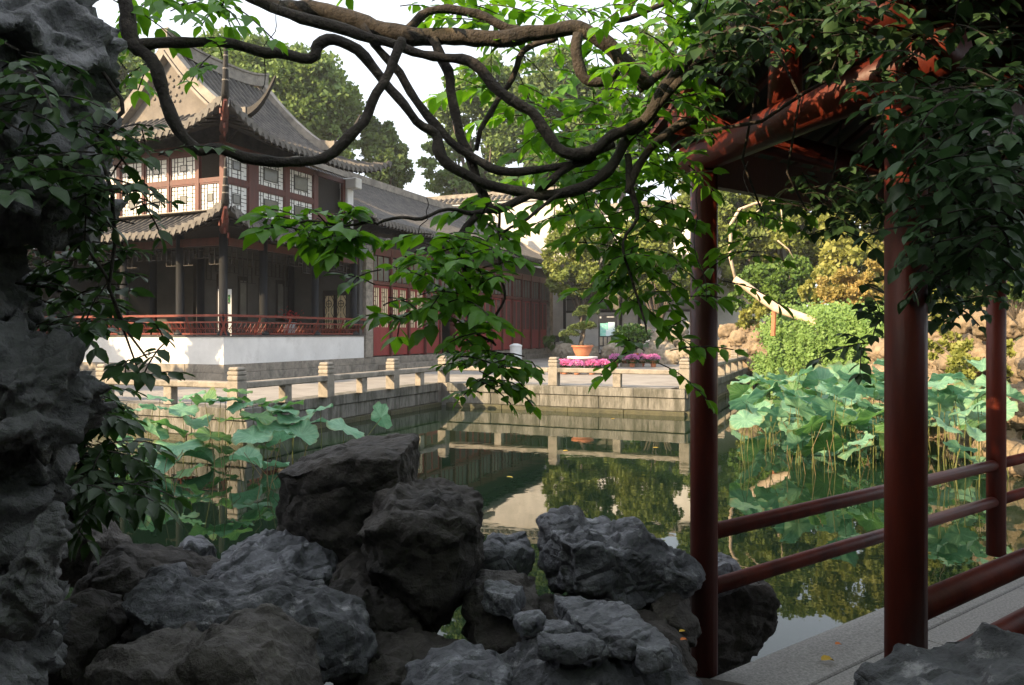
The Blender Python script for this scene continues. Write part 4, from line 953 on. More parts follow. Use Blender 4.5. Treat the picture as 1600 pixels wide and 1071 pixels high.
# ---------------------------------------------------------------- creeper over the left rock
cr = thing('rock_creeper', 'dark leafy creeper hanging over the tall left rock with sprays trailing to the right', 'creeper', (-1.5, 2.5, 1.6))
fo = Foliage()
fill(fo, [(-10,80),(60,70),(110,150),(170,210),(200,300),(120,330),(60,300),(0,320)], 37, 1.95,2.25, .066, .2, 4)
fill(fo, [(140,150),(230,200),(290,250),(260,330),(200,330),(150,260)], 11, 2.2,2.6, .056, .2, 5)
fill(fo, [(150,300),(215,330),(225,420),(200,500),(160,520),(140,400)], 15, 2.25,2.65, .052, .18, 4)
fill(fo, [(170,440),(240,480),(260,550),(215,600),(180,560)], 5, 2.3,2.6, .056, .18, 4)
fill(fo, [(20,350),(140,360),(150,500),(110,540),(50,540),(20,470)], 38, 2.55,3.1, .075, .2, 5)
fill(fo, [(150,180),(180,150),(200,210),(170,260)], 5, 2.4,2.6, .05, .16, 3)
fo.build(cr, M['leafd'], 300, 1.05)
def tw_(root, pts, m='bark'):
    P_ = [PX(x,y,d)-root.location for x,y,d,_ in pts]; MB().tube(P_, [r*d/F for x,y,d,r in pts], 6, jit=.1).build('stem', M[m], root, True)
tw_(cr, [(160,112,2.5,3),(190,155,2.5,3),(192,175,2.5,3.5),(170,195,2.5,3),(152,215,2.5,2.5)])
tw_(cr, [(150,220,2.4,2.5),(175,300,2.4,3),(180,380,2.4,3),(170,450,2.4,2.5),(200,520,2.4,2),(230,560,2.4,1.5)])
tw_(cr, [(130,380,2.4,2),(165,430,2.4,2.5),(180,480,2.4,2),(220,590,2.4,1.2)])
tw_(cr, [(5,440,2.6,2),(80,450,2.6,2.5),(130,470,2.6,2)])
bu = thing('pondside_bush', 'dark broad leaved bush between the tall left rock and the lotus pond', 'bush', PX(120,760,3.1))
fo = Foliage()
fill(fo, [(90,600),(170,600),(185,660),(190,740),(150,790),(70,800),(60,700)], 85, 2.8,3.5, .095, .2, 5)
fill(fo, [(150,650),(200,700),(215,780),(170,800),(120,780)], 16, 2.8,3.3, .085, .2, 4)
fo.build(bu, M['leafd'], 250, .8)
tw_(bu, [(110,860,3.2,6),(115,780,3.2,5),(130,700,3.1,4),(140,640,3.1,3)]); tw_(bu, [(112,830,3.2,4),(90,740,3.1,3),(85,660,3.0,2)])

# unseen rocks added beside and behind the viewer to darken pillars and foreground
rk = 0
for (x, y, h, r) in ((-3.2,-.6,3.7,1.0),(-3.3,1.0,3.3,.8),(-2.2,-2.3,3.8,1.1),(-.4,-3.0,3.9,1.1),(1.5,-2.8,3.8,1.0),(3.0,-2.0,3.7,1.0),(3.9,-.5,3.6,1.0),(4.6,1.0,3.2,.9),(5.6,2.4,3.2,1.0),(-3.6,2.4,3.2,.55)):
    rk += 1
    ro = rockify('rockery', *merge([blob((x,y,-.3+h*.22),(r*1.15,r,h*.30)), blob((x+.15,y-.1,-.3+h*.5),(r*.9,r*.9,h*.28)), blob((x-.12,y+.05,-.3+h*.8),(r*.95,r*.9,h*.22))]), M['rock_dark'], .10, .22, 1.4, 200+rk, smooth_it=1)
    tag(ro, ['tall piled rock left of the path behind the viewer','rockery pier at the left just behind the tall lake rock','rockery behind the viewer, left corner','rockery directly behind the viewer','rockery behind the viewer, right of the middle','rockery behind the viewer, right corner','rockery at the right behind the second pillar','rockery beyond the right edge near the corridor','outermost rockery beyond the right edge','rockery left of the tall lake rock'][rk-1], 'rockery')

# ================================================================= CORRIDOR (red pillars, rails, roof)
FL = -0.31
EDGE = Vector((1.2, 4.07, 0))   # a point on the pond side edge of the floor
def W(s, n, z=0.0, o=EDGE): return o + WD*s + WN*n + Vector((0,0,z))
AW = math.atan2(WD.y, WD.x)
cf = thing('corridor_floor', 'granite floor slabs of the covered corridor along the water', 'floor', W(0,0), AW); cf['kind'] = 'structure'
del cf['label'], cf['category']
x = -.25
while x < 14:
    l = rnd.uniform(1.5,2.0); MB().bbox(x+.002,x+l-.002,-.35,0,FL-.22,FL,.008).build('granite_slab', M['granite'], cf); x += l
x = -1.6
while x < 14:
    l = rnd.uniform(1.2,1.6); MB().bbox(x+.002,x+l-.002,-1.9,-.356,FL-.22,FL-.004,.006).build('granite_slab', M['granite'], cf); x += l
MB().box(-.2,14,-1.9,-.03,-1.55,FL-.225).build('floor_base', M['stone2'], cf)
corr = thing('corridor', 'red lacquered open corridor with round pillars, round beams and rails at the right', 'pavilion', (1.0,4.0,FL))
def rb(name, pts, r, m='lacq', n=14, smooth=True):
    return MB().tube([Vector(p)-corr.location for p in pts], r, n).build(name, M[m], corr, smooth)
P1 = Vector((1.0,4.0,0)); P3 = P1+WD*3.55; P2 = Vector((1.384,2.7,0)); P4 = P2+WD*3.4; P5 = P1+WD*7.1; P6 = P2+WD*6.8
for p in (P1,P3,P5): rb('pillar', [p+Vector((0,0,FL)), p+Vector((0,0,2.42))], .070)
for p in (P2,P4,P6): rb('pillar', [p+Vector((0,0,FL)), p+Vector((0,0,2.42))], .070)
for z, r in ((.41,.043),(.12,.043)):
    rb('rail', [P1+Vector((0,0,z)), P3+Vector((0,0,z))], r); rb('rail', [P3+Vector((0,0,z)), P5+Vector((0,0,z))], r)
for z, r in ((.47,.050),(.21,.050)): rb('rail', [P2+Vector((0,0,z)), P4+Vector((0,0,z))], r)
Z1 = 2.36
rb('beam', [P1+Vector((0,0,Z1+.02))-(P2-P1).normalized()*.16, P2+Vector((0,0,Z1+.02))+(P2-P1).normalized()*.2], .085)
rb('beam', [P3+Vector((0,0,Z1+.02)), P4+Vector((0,0,Z1+.02))], .085)
rb('beam', [P5+Vector((0,0,Z1+.02)), P6+Vector((0,0,Z1+.02))], .085)
for a, b in ((P1,P5),(P2,P6)):
    rb('purlin', [a-WD*.2+Vector((0,0,Z1+.17)), b+Vector((0,0,Z1+.17))], .07)
    MB().box(0,(b-a).length,-.03,.03,Z1-.14,Z1+.06).build('eave_board', M['woodr'], corr, loc=a-corr.location, rz=AW)
for p, q in ((P1,P2),(P3,P4)):
    mid = (p+q)/2; rb('king_post', [mid+Vector((0,0,Z1+.09)), mid+Vector((0,0,Z1+.42))], [.075,.065])
m0 = (P1+P2)/2; rb('ridge_purlin', [m0-WD*.2+Vector((0,0,Z1+.46)), m0+WD*7.3+Vector((0,0,Z1+.46))], .07)
cup = (P2-P1).normalized()
# rafters and roof
NR = 34
for sd, pe in ((-1,P1),(1,P2)):
    for i in range(NR):
        s = -.15+7.65*i/NR; a = m0+WD*s+Vector((0,0,Z1+.56)); b = pe+cup*sd*.45+WD*s+Vector((0,0,Z1+.16))
        if i < 30: MB().tube([a-corr.location,b-corr.location], .024, 5).build('rafter', M['woodr'], corr)
    q = []
    for s in (-.2, 7.6):
        for t in (0,1): q.append((m0+WD*s+Vector((0,0,Z1+.60)) if t == 0 else pe+cup*sd*.5+WD*s+Vector((0,0,Z1+.19)))-corr.location)
    dn = Vector((0,0,.04)); MB().add(q+[v+dn for v in q], [(0,1,3,2),(4,6,7,5),(0,4,5,1),(2,3,7,6),(1,5,7,3),(0,2,6,4)]).build('roof_deck', M['woodd'], corr)
    for i in range(38):
        s = -.17+7.72*i/38; a = m0+WD*s+Vector((0,0,Z1+.70)); b = pe+cup*sd*.52+WD*s+Vector((0,0,Z1+.28)); mb = MB()
        mb.tube([a-corr.location+(b-a)*t for t in np.linspace(0,1,9)], [.05,.056]*4+[.05], 6).build('tile_row', M['tile'], corr)
MB().box(-.2,7.6,-.1,.1,Z1+.66,Z1+.85).build('ridge', M['ridge'], corr, loc=m0-corr.location, rz=AW)
# creeper over the corridor roof
cc = thing('corridor_creeper', 'dense dark ivy like creeper covering and hanging from the red corridor roof', 'creeper', (2.2,3.0,2.6))
fo = Foliage()
fill(fo, [(1110,-60),(1620,-60),(1620,60),(1480,90),(1250,40),(1110,60)], 150, 2.2,3.2, .058, .18, 4, .8)
fill(fo, [(1230,20),(1330,60),(1400,120),(1380,200),(1330,190),(1290,120)], 12, 2.3,3.0, .05, .14, 4, .8)
fill(fo, [(1415,200),(1440,140),(1620,100),(1620,330),(1560,400),(1490,400),(1445,340),(1425,290)], 200, 1.8,2.9, .056, .17, 4, .9)
fill(fo, [(1440,300),(1620,260),(1620,420),(1560,380),(1460,440)], 60, 2.0,3.0, .052, .17, 4, .9)
fill(fo, [(1260,300),(1390,270),(1390,390),(1330,370),(1260,330)], 34, 2.9,3.8, .06, .17, 4, .9)
fill(fo, [(1450,330),(1560,340),(1560,430),(1500,500),(1455,470)], 40, 2.8,3.8, .052, .16, 4, .9)
fill(fo, [(1080,0),(1200,0),(1200,90),(1120,220),(1090,190)], 34, 2.9,3.6, .056, .16, 4, .8)
fill(fo, [(1320,480),(1385,400),(1385,620),(1350,560)], 10, 3.0,3.8, .06, .2, 4)
fill(fo, [(1300,-60),(1700,-60),(1700,-330),(1300,-330)], 90, 2.0,3.4, .08, .24, 4)
fill(fo, [(1375,50),(1510,50),(1480,240),(1385,210)], 26, 2.15,2.5, .055, .16, 4, .8)
fill(fo, [(1090,-20),(1330,-20),(1300,50),(1120,110)], 30, 2.6,3.2, .055, .17, 4, .8)
fill(fo, [(1440,380),(1560,390),(1550,470),(1490,500),(1450,480)], 34, 2.6,3.6, .05, .15, 4, .8)
fill(fo, [(1230,270),(1330,260),(1300,330),(1240,310)], 12, 2.9,3.6, .055, .16, 4, .8)
fo.build(cc, M['creeper'], 300, 1.15)
for k in range(5):
    x0 = 1130+70*k; P_ = [(x0,40+12*k,3.0,2.2),(x0+50,150,3.1,2.2),(x0+30,250+20*k,3.2,2),(x0+60,330,3.3,1.4)]; tw_(cc, P_)
tw_(cc, [(1100,206,2.9,3),(1190,190,2.9,3),(1250,150,2.9,3),(1320,110,2.9,3),(1420,50,2.9,3)], 'bark')
tw_(cc, [(1240,-20,3.0,9),(1180,30,3.0,9),(1120,70,3.0,8),(1075,110,3.0,8),(1040,150,3.0,8),(1000,200,3.0,7)])

# fallen leaves
for (x, y, z, m, lab, s) in ((1283,1035,FL+.012,'yleaf','large fallen yellow leaf lying on the granite corridor floor',.085),(1305,1010,FL+.012,'oleaf','small brown fallen leaf on the granite floor behind the yellow one',.045),(1063,1004,.17,'oleaf','orange fallen leaf on the rocks beside the first pillar',.035),(1061,991,.18,'yleaf','pale yellow fallen leaf on the rocks above the orange one',.035)):
    d = (E-z)*F/(y-HOR); p = Vector(((x-800)/F*d, d, z+.01)); v = leaf_verts(LT*np.array([1,1,2.2]), np.zeros((1,3)), np.array([[1,.3,.05]]), np.array([[.1,-.1,1.]]), np.array([s]))
    o = npmesh('fallen_leaf', v, LF3, M[m], None, True); o.location = p; tag(o, lab, 'leaf')

# ================================================================= LOTUS
def lotus_mesh(seed, fold=0.0):
    r = random.Random(seed); n, m = 44, 7; vs = [(0,0,-.035)]; ph = [r.uniform(0,6.3) for _ in range(4)]
    for i in range(1, m+1):
        q = i/m
        for k in range(n):
            a = 2*PI*k/n
            R = q*(1+.05*math.sin(3*a+ph[0])+.04*math.sin(5*a+ph[1]) + (.05*math.sin(11*a+ph[2]) if i == m else 0))
            z = -.04+.16*q**1.3*(.6+.4*math.sin(2*a+ph[3])) - .10*q**4 + q**2*(.10*math.sin(4*a+ph[1])+.06*math.sin(7*a+ph[2])) + (.016 if (k % 4 == 0) else -.008 if k % 4 == 2 else 0)*q + .03*q*q*math.sin(13*a+ph[0])
            x = R*math.cos(a); y = R*math.sin(a)
            if fold: z += fold*abs(x)**1.5; x *= (1-.25*fold)
            vs.append((x, y, z))
    fs = [(0, 1+k, 1+(k+1) % n) for k in range(n)]
    for i in range(m-1):
        for k in range(n): fs.append((1+i*n+k, 1+(i+1)*n+k, 1+(i+1)*n+(k+1) % n, 1+i*n+(k+1) % n))
    me = bpy.data.meshes.new('lotus_blade'); me.from_pydata(vs, [], fs); me.shade_smooth(); return me
LM = []
for k in range(8):
    me = lotus_mesh(k, [0,0,.25,0,.5,.15,.7,0][k]); me.materials.append(M['lotus']); LM.append(me)
    me2 = me.copy(); me2.materials.clear(); me2.materials.append(M['lotusg']); LM.append(me2)
def lotus(p, R, tilt, az, label, group, green=False, lean=(0,0), k=None):
    if group:      # say where in the pond it stands
        px = 800+p.x/p.y*F; hi = p.z-WZ > .6
        wh = ('between the first two red pillars' if px < 1385 else 'behind the second red pillar' if px < 1447 else 'between the second and third red pillars' if px < 1560 else 'at the far right edge') if px > 900 else ('nearest the bush at the left' if px < 235 else 'in front of the stone corner post' if px < 370 else 'left of the flat topped boulder')
        ht = 'high on its stalk' if hi else 'low over the water'
        label = label.split(' in the ')[0].split(' on a ')[0].split(' at the ')[0].split(' with ')[0]+' '+ht+' '+wh; group = label
    t = thing('lotus_leaf', label, 'lotus leaf', (p.x+lean[0], p.y+lean[1], WZ), 0, group)
    me = LM[(rnd.randrange(8) if k is None else k)*2+(1 if green else 0)]
    b = bpy.data.objects.new('blade', me); COL.objects.link(b); b.parent = t; b.location = (-lean[0], -lean[1], p.z-WZ)
    b.rotation_euler = Euler((tilt*math.cos(az), tilt*math.sin(az), rnd.uniform(0,6.28))); b.scale = (R,R,R)
    h = p.z-WZ; MB().tube([(0,0,-.3),(-lean[0]*.2+rnd.uniform(-.12,.12),-lean[1]*.2+rnd.uniform(-.05,.05),h*.5),(-lean[0],-lean[1],h-.035*R)], [.0075,.0065,.005], 5).build('stalk', M['stalk'], t)
def zdepth(y, z): return (E-z)*F/(y-HOR)
GL = 'lotus leaves standing in the left of the pond'
LL = [(190,660,.22),(215,640,.25),(240,635,.2),(262,665,.3),(275,697,.34),(285,640,.22),(320,628,.22),(345,625,.2),(300,660,.28),(330,680,.3),(352,622,.24),(375,634,.2),(395,628,.22),(420,665,.40),(440,640,.26),(425,628,.22),(460,655,.3),(480,662,.26),(455,632,.2),(500,640,.2),(470,680,.26),(365,655,.26),(395,680,.28),(235,675,.26),(345,700,.22),(250,720,.28),(200,690,.22),(412,700,.24),(440,690,.22),(310,715,.22),(180,725,.25),(225,740,.22)]
LL += [(175,700,.2),(210,720,.22),(262,745,.24),(240,700,.2),(295,735,.2),(225,765,.2),(190,760,.22),(350,725,.2),(385,720,.22),(430,725,.2),(405,650,.26),(435,645,.24),(300,618,.2),(370,612,.22),(250,622,.2)]
for i, (x, y, R) in enumerate(LL):
    d = 13.0 - max(0,y-640)*.012 + rnd.uniform(-.5,.5); p = PX(x, y, d)
    if p.z < WZ+.10: p.z = WZ+.10+rnd.uniform(0,.1)
    lotus(p, R*1.12, rnd.uniform(.1,.55), rnd.uniform(-.6,3.7), 'blue green lotus leaf on a tall stalk in the clump before the left stone wall' if i % 3 else 'bright green lotus leaf with wavy rim in the clump before the left stone wall', GL if i % 3 else GL+', greener ones', green=(i % 3 == 0))
lotus(PX(537,668,10.4), .30, .45, .2, 'round lotus leaf standing just left of and above the flat topped boulder', None)
lotus(PX(596,652,10.2), .20, 1.3, 1.62, 'lone lotus leaf tilted on edge on a leaning stalk, right of the left clump', None, k=2, lean=(-.42,-.15))
GR = 'lotus leaves standing in the right of the pond'
def rp_(): return None
cnt = 0
for i in range(215):
    # clump on the water before the creeper bank
    q = rnd.random(); d = rnd.uniform(12.0,20.5); xw = .30*d + (rnd.random()**.9)*(.62-.30)*d*.98
    if xw > 8.9+.10*(d-13)+.2: continue
    if d < 14.5 and xw < .36*d: continue
    h = rnd.uniform(.5,1.15) if d > 13.5 else rnd.uniform(.25,.85)
    top = E-(rnd.uniform(578,660)-HOR)/F*d if i % 2 else WZ+h
    top = max(WZ+.15, min(top, WZ+1.2)) if i % 2 or i % 4 == 0 else WZ+rnd.uniform(.06,.45)
    lotus(Vector((xw, d, top)), rnd.uniform(.20,.38), rnd.uniform(.15,.75), rnd.uniform(-.8,3.9), 'pale blue green lotus leaf in the large clump before the creeper covered bank' if i % 4 else 'fresh green lotus leaf in the large clump before the creeper covered bank', GR if i % 4 else GR+', greener ones', green=(i % 4 == 0)); cnt += 1
for i, (x, y, d, R) in enumerate([(1165,655,12.8,.34),(1215,650,13.5,.46),(1250,585,15,.5),(1165,625,14,.42),(1300,640,13,.45),(1340,655,12.8,.42),(1250,640,13.8,.5),(1200,610,15,.42),(1180,640,13.6,.35),(1285,600,15,.45),(1330,590,15.5,.42),(1365,600,15,.4),(1240,672,12.8,.3),(1370,640,13.2,.4),(1345,690,11.5,.25),(1275,665,12.6,.3),(1390,575,15.5,.4),(1320,620,14,.4),(1480,590,12.5,.34),(1510,640,11.5,.35),(1480,665,11,.32),(1530,680,10.8,.3),(1550,600,12.5,.3),(1470,630,12,.3),(1560,640,11.2,.3),(1500,700,10.5,.25),(1465,600,12,.3),(1535,570,12.8,.3),(1580,620,11.5,.28),(1490,610,12,.3)]):
    lotus(PX(x,y,d), R*.82, rnd.uniform(.25,.7), rnd.uniform(0,3.1), 'broad pale lotus leaf at the front of the right hand clump' , 'broad front leaves of the right lotus clump')
mb = MB()
for i in range(60):
    L_ = i % 3 == 0; d = rnd.uniform(9.5,11.6) if L_ else rnd.uniform(11.5,17)
    x = rnd.uniform(-.50,-.25)*d if L_ else rnd.uniform(.31,.60)*d
    h = rnd.uniform(.2,.8); mb.tube([(x,d,WZ-.1),(x+rnd.uniform(-.12,.12),d,WZ+h*.5),(x+rnd.uniform(-.25,.25),d+rnd.uniform(-.1,.1),WZ+h)], .0045, 4)
mb.build('dry_lotus_stalks', M['stalkb'], kind='stuff')

# ================================================================= TREES
QT = np.array([(-.5,0,0),(.5,0,.1),(.35,1,0),(-.35,1,.12)])
QF = np.array([(0,1,2,3)])
def crown(name, parent, blobs, n, size, m, seed, gap=.35, flat=1.0):
    """leaf faces gathered in clumps spread through the crown volume"""
    g = np.random.default_rng(seed); C = []; tot = sum(b[3]*b[4]*b[5] for b in blobs); Pn = []
    for (x,y,z,rx,ry,rz) in blobs:
        k = int(n*(rx*ry*rz)/tot); nc = max(6, k//90); dirs = g.normal(size=(nc,3)); dirs /= np.linalg.norm(dirs,axis=1,keepdims=True)
        rr = g.uniform(.45,1.0,size=(nc,1))**.5; cc_ = dirs*rr*np.array([rx,ry,rz])+np.array([x,y,z]); cr_ = g.uniform(.12,.30,size=nc)*min(rx,ry,rz*1.3)
        idx = g.integers(0,nc,size=k); off = g.normal(size=(k,3)); off /= np.linalg.norm(off,axis=1,keepdims=True); off *= (g.uniform(.3,1,size=(k,1))**.4)
        Pn.append(cc_[idx]+off*cr_[idx,None]*np.array([1.25,1.25,.8*flat]))
    pos = np.vstack(Pn); k = len(pos); d = g.normal(size=(k,3)); nn = g.normal(size=(k,3))+np.array([0,0,1.0]); sz = size*g.uniform(.6,1.3,size=k)
    v = leaf_verts(QT, pos, d, nn, sz, .75); f = (np.arange(k)[:,None]*4+np.arange(4)[None])
    return npmesh(name, v-np.array(parent.location), f, m, parent, False, 'stuff')
def tree(name, label, loc, blobs, n, size, m, seed, tr=.3, group=None, cat='tree', fork=.5, trunk='barkt'):
    t = thing(name, label, cat, loc, 0, group); cx = sum(b[0] for b in blobs)/len(blobs); cy = sum(b[1] for b in blobs)/len(blobs); cz = min(b[2]-b[5]*.5 for b in blobs)
    L0 = Vector(loc); base = Vector((0,0,-.3)); top = Vector((cx,cy,cz))-L0; r = random.Random(seed)
    mb = MB(); mid = base.lerp(top, fork)+Vector((r.uniform(-.3,.3),r.uniform(-.3,.3),0)); mb.tube([base, base.lerp(mid,.5), mid], [tr*1.25,tr,tr*.85], 9, jit=.08).build('trunk', M[trunk], t, True)
    lm = MB()
    for b in blobs:
        for q in range(3):
            e = Vector((b[0]+r.uniform(-.5,.5)*b[3], b[1]+r.uniform(-.5,.5)*b[4], b[2]+r.uniform(-.3,.5)*b[5]))-L0
            lm.tube([mid, mid.lerp(e,.5)+Vector((r.uniform(-.4,.4),r.uniform(-.4,.4),.3))*tr*2, e], [tr*.6,tr*.35,tr*.08], 6, jit=.08)
    lm.build('limbs', M[trunk], t, True, kind=None)
    crown('crown', t, blobs, n, size, m, seed)
    return t
def TB(x, y, d, rx, ry, dd=None): r = rx*d/F; return (*PX(x,y,d), r, dd or r*.9, ry*d/F)
tree('camphor_tree', 'large rounded camphor tree rising behind the pavilion roof', (-19,54,0), [TB(400,110,54,70,42),TB(460,130,54,72,50),TB(500,165,54,60,52),TB(430,185,55,90,60),TB(350,100,56,60,38),TB(535,215,54,30,42)], 60000, .27, M['camphor'], 1, .55)
tree('camphor_tree', 'pale green tree glimpsed left of the pavilion gable', (-32,52,0), [TB(190,130,52,50,45),TB(140,190,52,70,60),TB(230,120,54,50,36),TB(60,190,52,70,60)], 26000, .28, M['camphor'], 2, .5)
tree('evergreen_tree', 'slender tree above the hall roof right of the pavilion', (-9.5,56,0), [TB(590,215,56,28,30),TB(600,250,56,40,36),TB(615,275,57,28,22)], 12000, .25, M['evergreen'], 3, .3)
tree('evergreen_tree', 'tall airy tree behind the looping wisteria stems', (-1,62,0), [TB(715,160,62,45,38),TB(700,225,62,38,30),TB(760,130,62,50,40),TB(800,200,62,60,55),TB(745,290,62,75,25),TB(690,262,61,35,18)], 32000, .30, M['camphor'], 4, .4)
tree('evergreen_tree', 'tall tree mostly hidden behind the dense wisteria leaves', (9,60,0), [TB(880,140,60,70,60),TB(950,210,60,70,60),TB(1010,120,60,60,70),TB(900,260,60,80,45)], 30000, .32, M['evergreen'], 5, .45)
tree('osmanthus_tree', 'clipped yellow green osmanthus tree beside the end of the hall', (3.6,43,0), [TB(905,365,43,45,40),TB(880,410,43,30,32),TB(935,420,43,38,32),TB(900,440,42.5,42,22),TB(960,370,43.5,25,35)], 24000, .15, M['osmanthus'], 6, .13)
tree('osmanthus_tree', 'second osmanthus tree with yellower leaves left of the first pillar', (8.5,42,0), [TB(1010,400,42,45,45),TB(985,440,42,35,30),TB(1055,430,42,35,35),TB(1020,355,42,40,30)], 20000, .15, M['osmanthus'], 7, .13)
tree('tall_tree', 'bright lit tree behind the first red pillar above the pine', (18,46,.5), [TB(1120,400,46,50,50),TB(1160,400,46,50,50),TB(1230,380,46,60,50),TB(1290,400,46,60,50),TB(1150,330,46,55,60),TB(1210,300,46,60,60),TB(1270,320,46,60,55),TB(1180,250,47,60,45),TB(1110,290,47,50,60),TB(1250,240,48,60,45)], 50000, .25, M['osmanthus'], 8, .3)
tree('tall_tree', 'broad green tree behind the hanging creeper leaves at the right', (22,40,1), [TB(1340,420,40,60,50),TB(1420,420,40,60,60),TB(1480,430,39,60,60),TB(1560,430,39,60,60),TB(1340,330,40,60,60),TB(1400,290,40,60,70),TB(1340,240,41,60,45),TB(1450,340,38,50,70),TB(1480,240,40,60,70)], 45000, .24, M['yell'], 9, .3)
tree('tall_tree', 'dark green tree at the far right above the sunlit rocks', (18,26,1), [TB(1520,330,26,60,80),TB(1590,280,26,70,90),TB(1640,380,25,60,90),TB(1500,230,27,50,60)], 22000, .17, M['evergreen'], 10, .25)
tree('pine_tree', 'dense rounded green pine beside the leaning bleached log', (13.6,36,.6), [TB(1190,440,36,35,28),TB(1235,430,36,35,28),TB(1215,460,35.5,50,24),TB(1160,465,36,22,22),TB(1250,460,36,25,25)], 15000, .15, M['pinel'], 11, .12)
tree('maple_tree', 'small yellow orange maple behind the hanging creeper bank', (14,30,.8), [TB(1320,450,30,40,28),TB(1370,440,30,35,35),TB(1350,480,30,45,25),TB(1295,470,30,25,22)], 12000, .11, M['maple'], 12, .08)
tree('young_tree', 'pale yellow green sapling between the pine and the maple', (13,31,.8), [TB(1262,470,31,20,28),TB(1280,440,31,18,25),TB(1290,495,31,26,12)], 3000, .14, M['yell'], 13, .05)
tree('broadleaf_bush', 'leafy yellow green bamboo like bush on the rocks under the leaning log', (11.6,33,.3), [TB(1180,500,33,22,16),TB(1195,485,33,16,14)], 1400, .17, M['yell'], 14, .03, cat='bush')
tree('broadleaf_bush', 'small dark shrub in front of the low garden building beside the hall pier', (2.4,44,.1), [TB(872,535,44,22,10),TB(890,545,44,16,7)], 1500, .15, M['evergreen'], 15, .03, cat='bush')
tree('broadleaf_bush', 'green shrub on the rocks right of the second red pillar', (9.6,15.5,.2), [TB(1480,520,15.5,25,30),TB(1520,560,15,30,25),TB(1465,470,16,18,30)], 1500, .09, M['yell'], 16, .03, cat='bush')
tree('broadleaf_bush', 'green shrub growing over sunlit rocks left of the third pillar', (10.2,17,.6), [TB(1530,440,17,30,26),TB(1560,500,16,22,30)], 1300, .10, M['evergreen'], 17, .03, cat='bush')
tree('broadleaf_bush', 'trailing green shrub over the top of the sunlit rocks at the far right', (10.4,14.5,1.4), [TB(1590,430,14.5,40,40),TB(1560,380,15,50,40),TB(1480,400,17,40,30)], 5000, .09, M['evergreen'], 31, .03, cat='bush')
tree('broadleaf_bush', 'low yellow green shrub between the sunlit rocks just above the right lotus leaves', (9.6,14.2,.2), [TB(1500,570,14,26,16),TB(1460,540,15.5,14,22),TB(1575,560,13,14,26)], 1500, .08, M['yell'], 32, .03, cat='bush')
tree('broadleaf_bush', 'dark shrub on the bank behind the maple', (17,31,1.2), [TB(1400,500,29,40,40),TB(1440,440,29,40,40),TB(1310,500,33,30,25)], 4000, .15, M['evergreen'], 18, .05, cat='bush')
# unseen trees added left and behind the camera to shade the pavilion and near shore
tree('camphor_tree', 'camphor tree outside the left of the view beside the pond', (-17,17.6,0), [(-16.2,17.2,4.0,1.7,1.7,2.3),(-19.2,18.5,3.2,1.3,1.3,1.5)], 9000, .24, M['camphor'], 20, .3)
tree('camphor_tree', 'second camphor tree outside the left of the view, further along the terrace', (-23,20.4,0), [(-22.4,20,4.2,1.9,1.9,2.6),(-25.2,21.3,4.1,1.9,1.9,2.4)], 9000, .24, M['camphor'], 22, .3)
tree('camphor_tree', 'camphor tree behind the viewer to the left', (-13.5,-8,-.3), [(-13.5,-8,7.0,3.2,3.2,2.4),(-10,-10,6.2,2.8,2.8,2.2)], 8000, .26, M['camphor'], 21, .3)

# ================================================================= RIGHT BANK
NX, NY = 60, 90
def bankx(y): return 8.15+.02*max(0,y-6)+(.16*(y-12) if 12 < y < 30 else (2.9 if y >= 30 else 0))
bv = []
for j in range(NY+1):
    for i in range(NX+1):
        y = 3+52*j/NY; s = (i/NX)**1.8*70; x = bankx(y)+s-.3
        z = -1.5 + 2.6*(1-math.exp(-max(0,s-.1)*1.4)) + .05*s*min(1,s/6) + (.25*noise.fractal(Vector((x*.5,y*.5,0)),1,2,3) if s > .6 else 0)
        bv.append((x,y,z))
bf = [(j*(NX+1)+i, j*(NX+1)+i+1, (j+1)*(NX+1)+i+1, (j+1)*(NX+1)+i) for j in range(NY) for i in range(NX)]
MB().add(bv, bf).build('hillside', M['ivy'], smooth=True, kind='structure')
def bank_rock(x, y, z, rx, ry, rz, k, label, m='rock_warm', vox=None, group=None):
    r = rockify('rock', *merge([blob((x,y,z),(rx,ry,rz)), blob((x+rx*.4,y+.1,z+rz*.35),(rx*.6,ry*.7,rz*.6))]), M[m], vox or max(.05, min(rx,rz)*.13), min(rx,rz)*.28, 1.1/max(.35,min(rx,rz)), k, smooth_it=1, faceted=.9)
    tag(r, label, 'rock', group)
k = 100
for i in range(15):      # sunlit rocks stacked right of the second pillar
    y = 10.0+.85*i; x = bankx(y)+.15+rnd.uniform(-.15,.2)
    for lv in range(4 if i % 2 else 3):
        k += 1; s = rnd.uniform(.45,.75); bank_rock(x+.35*lv, y, -.6+.75*lv, s, s*.9, s*.72, k, 'sunlit yellow brown rock in the bank stacked between the second and third pillars', 'rock_warm', group='sunlit yellow rocks of the right bank')
for i, (x, y, d, s) in enumerate([(1135,545,37,.7),(1160,530,36,.6),(1178,548,34.5,.55),(1150,555,35,.5),(1172,515,36,.5),(1190,530,35,.55),(1205,515,34,.5),(1165,570,33.5,.5),(1140,520,38,.6),(1200,548,33.5,.45)]):
    k += 1; p = PX(x,y,d); bank_rock(p.x, p.y, p.z, s, s, s*.75, k, 'pale sunlit rock heaped between the receding railing and the creeper', 'rock_warm', group='pale rocks at the far end of the receding railing')
for i in range(13):      # rocks of the planting bed behind the flower pots
    x = 880+17*i; d = 42.5-.05*(x-880)*.6; k += 1; p = PX(x, 548, d); s = rnd.uniform(.55,.95); bank_rock(p.x, d, .25+rnd.uniform(-.1,.3), s, s*.8, s*.7, k, 'grey brown rock edging the planting bed behind the flower pots', 'rock_far', group='rocks edging the planting bed')
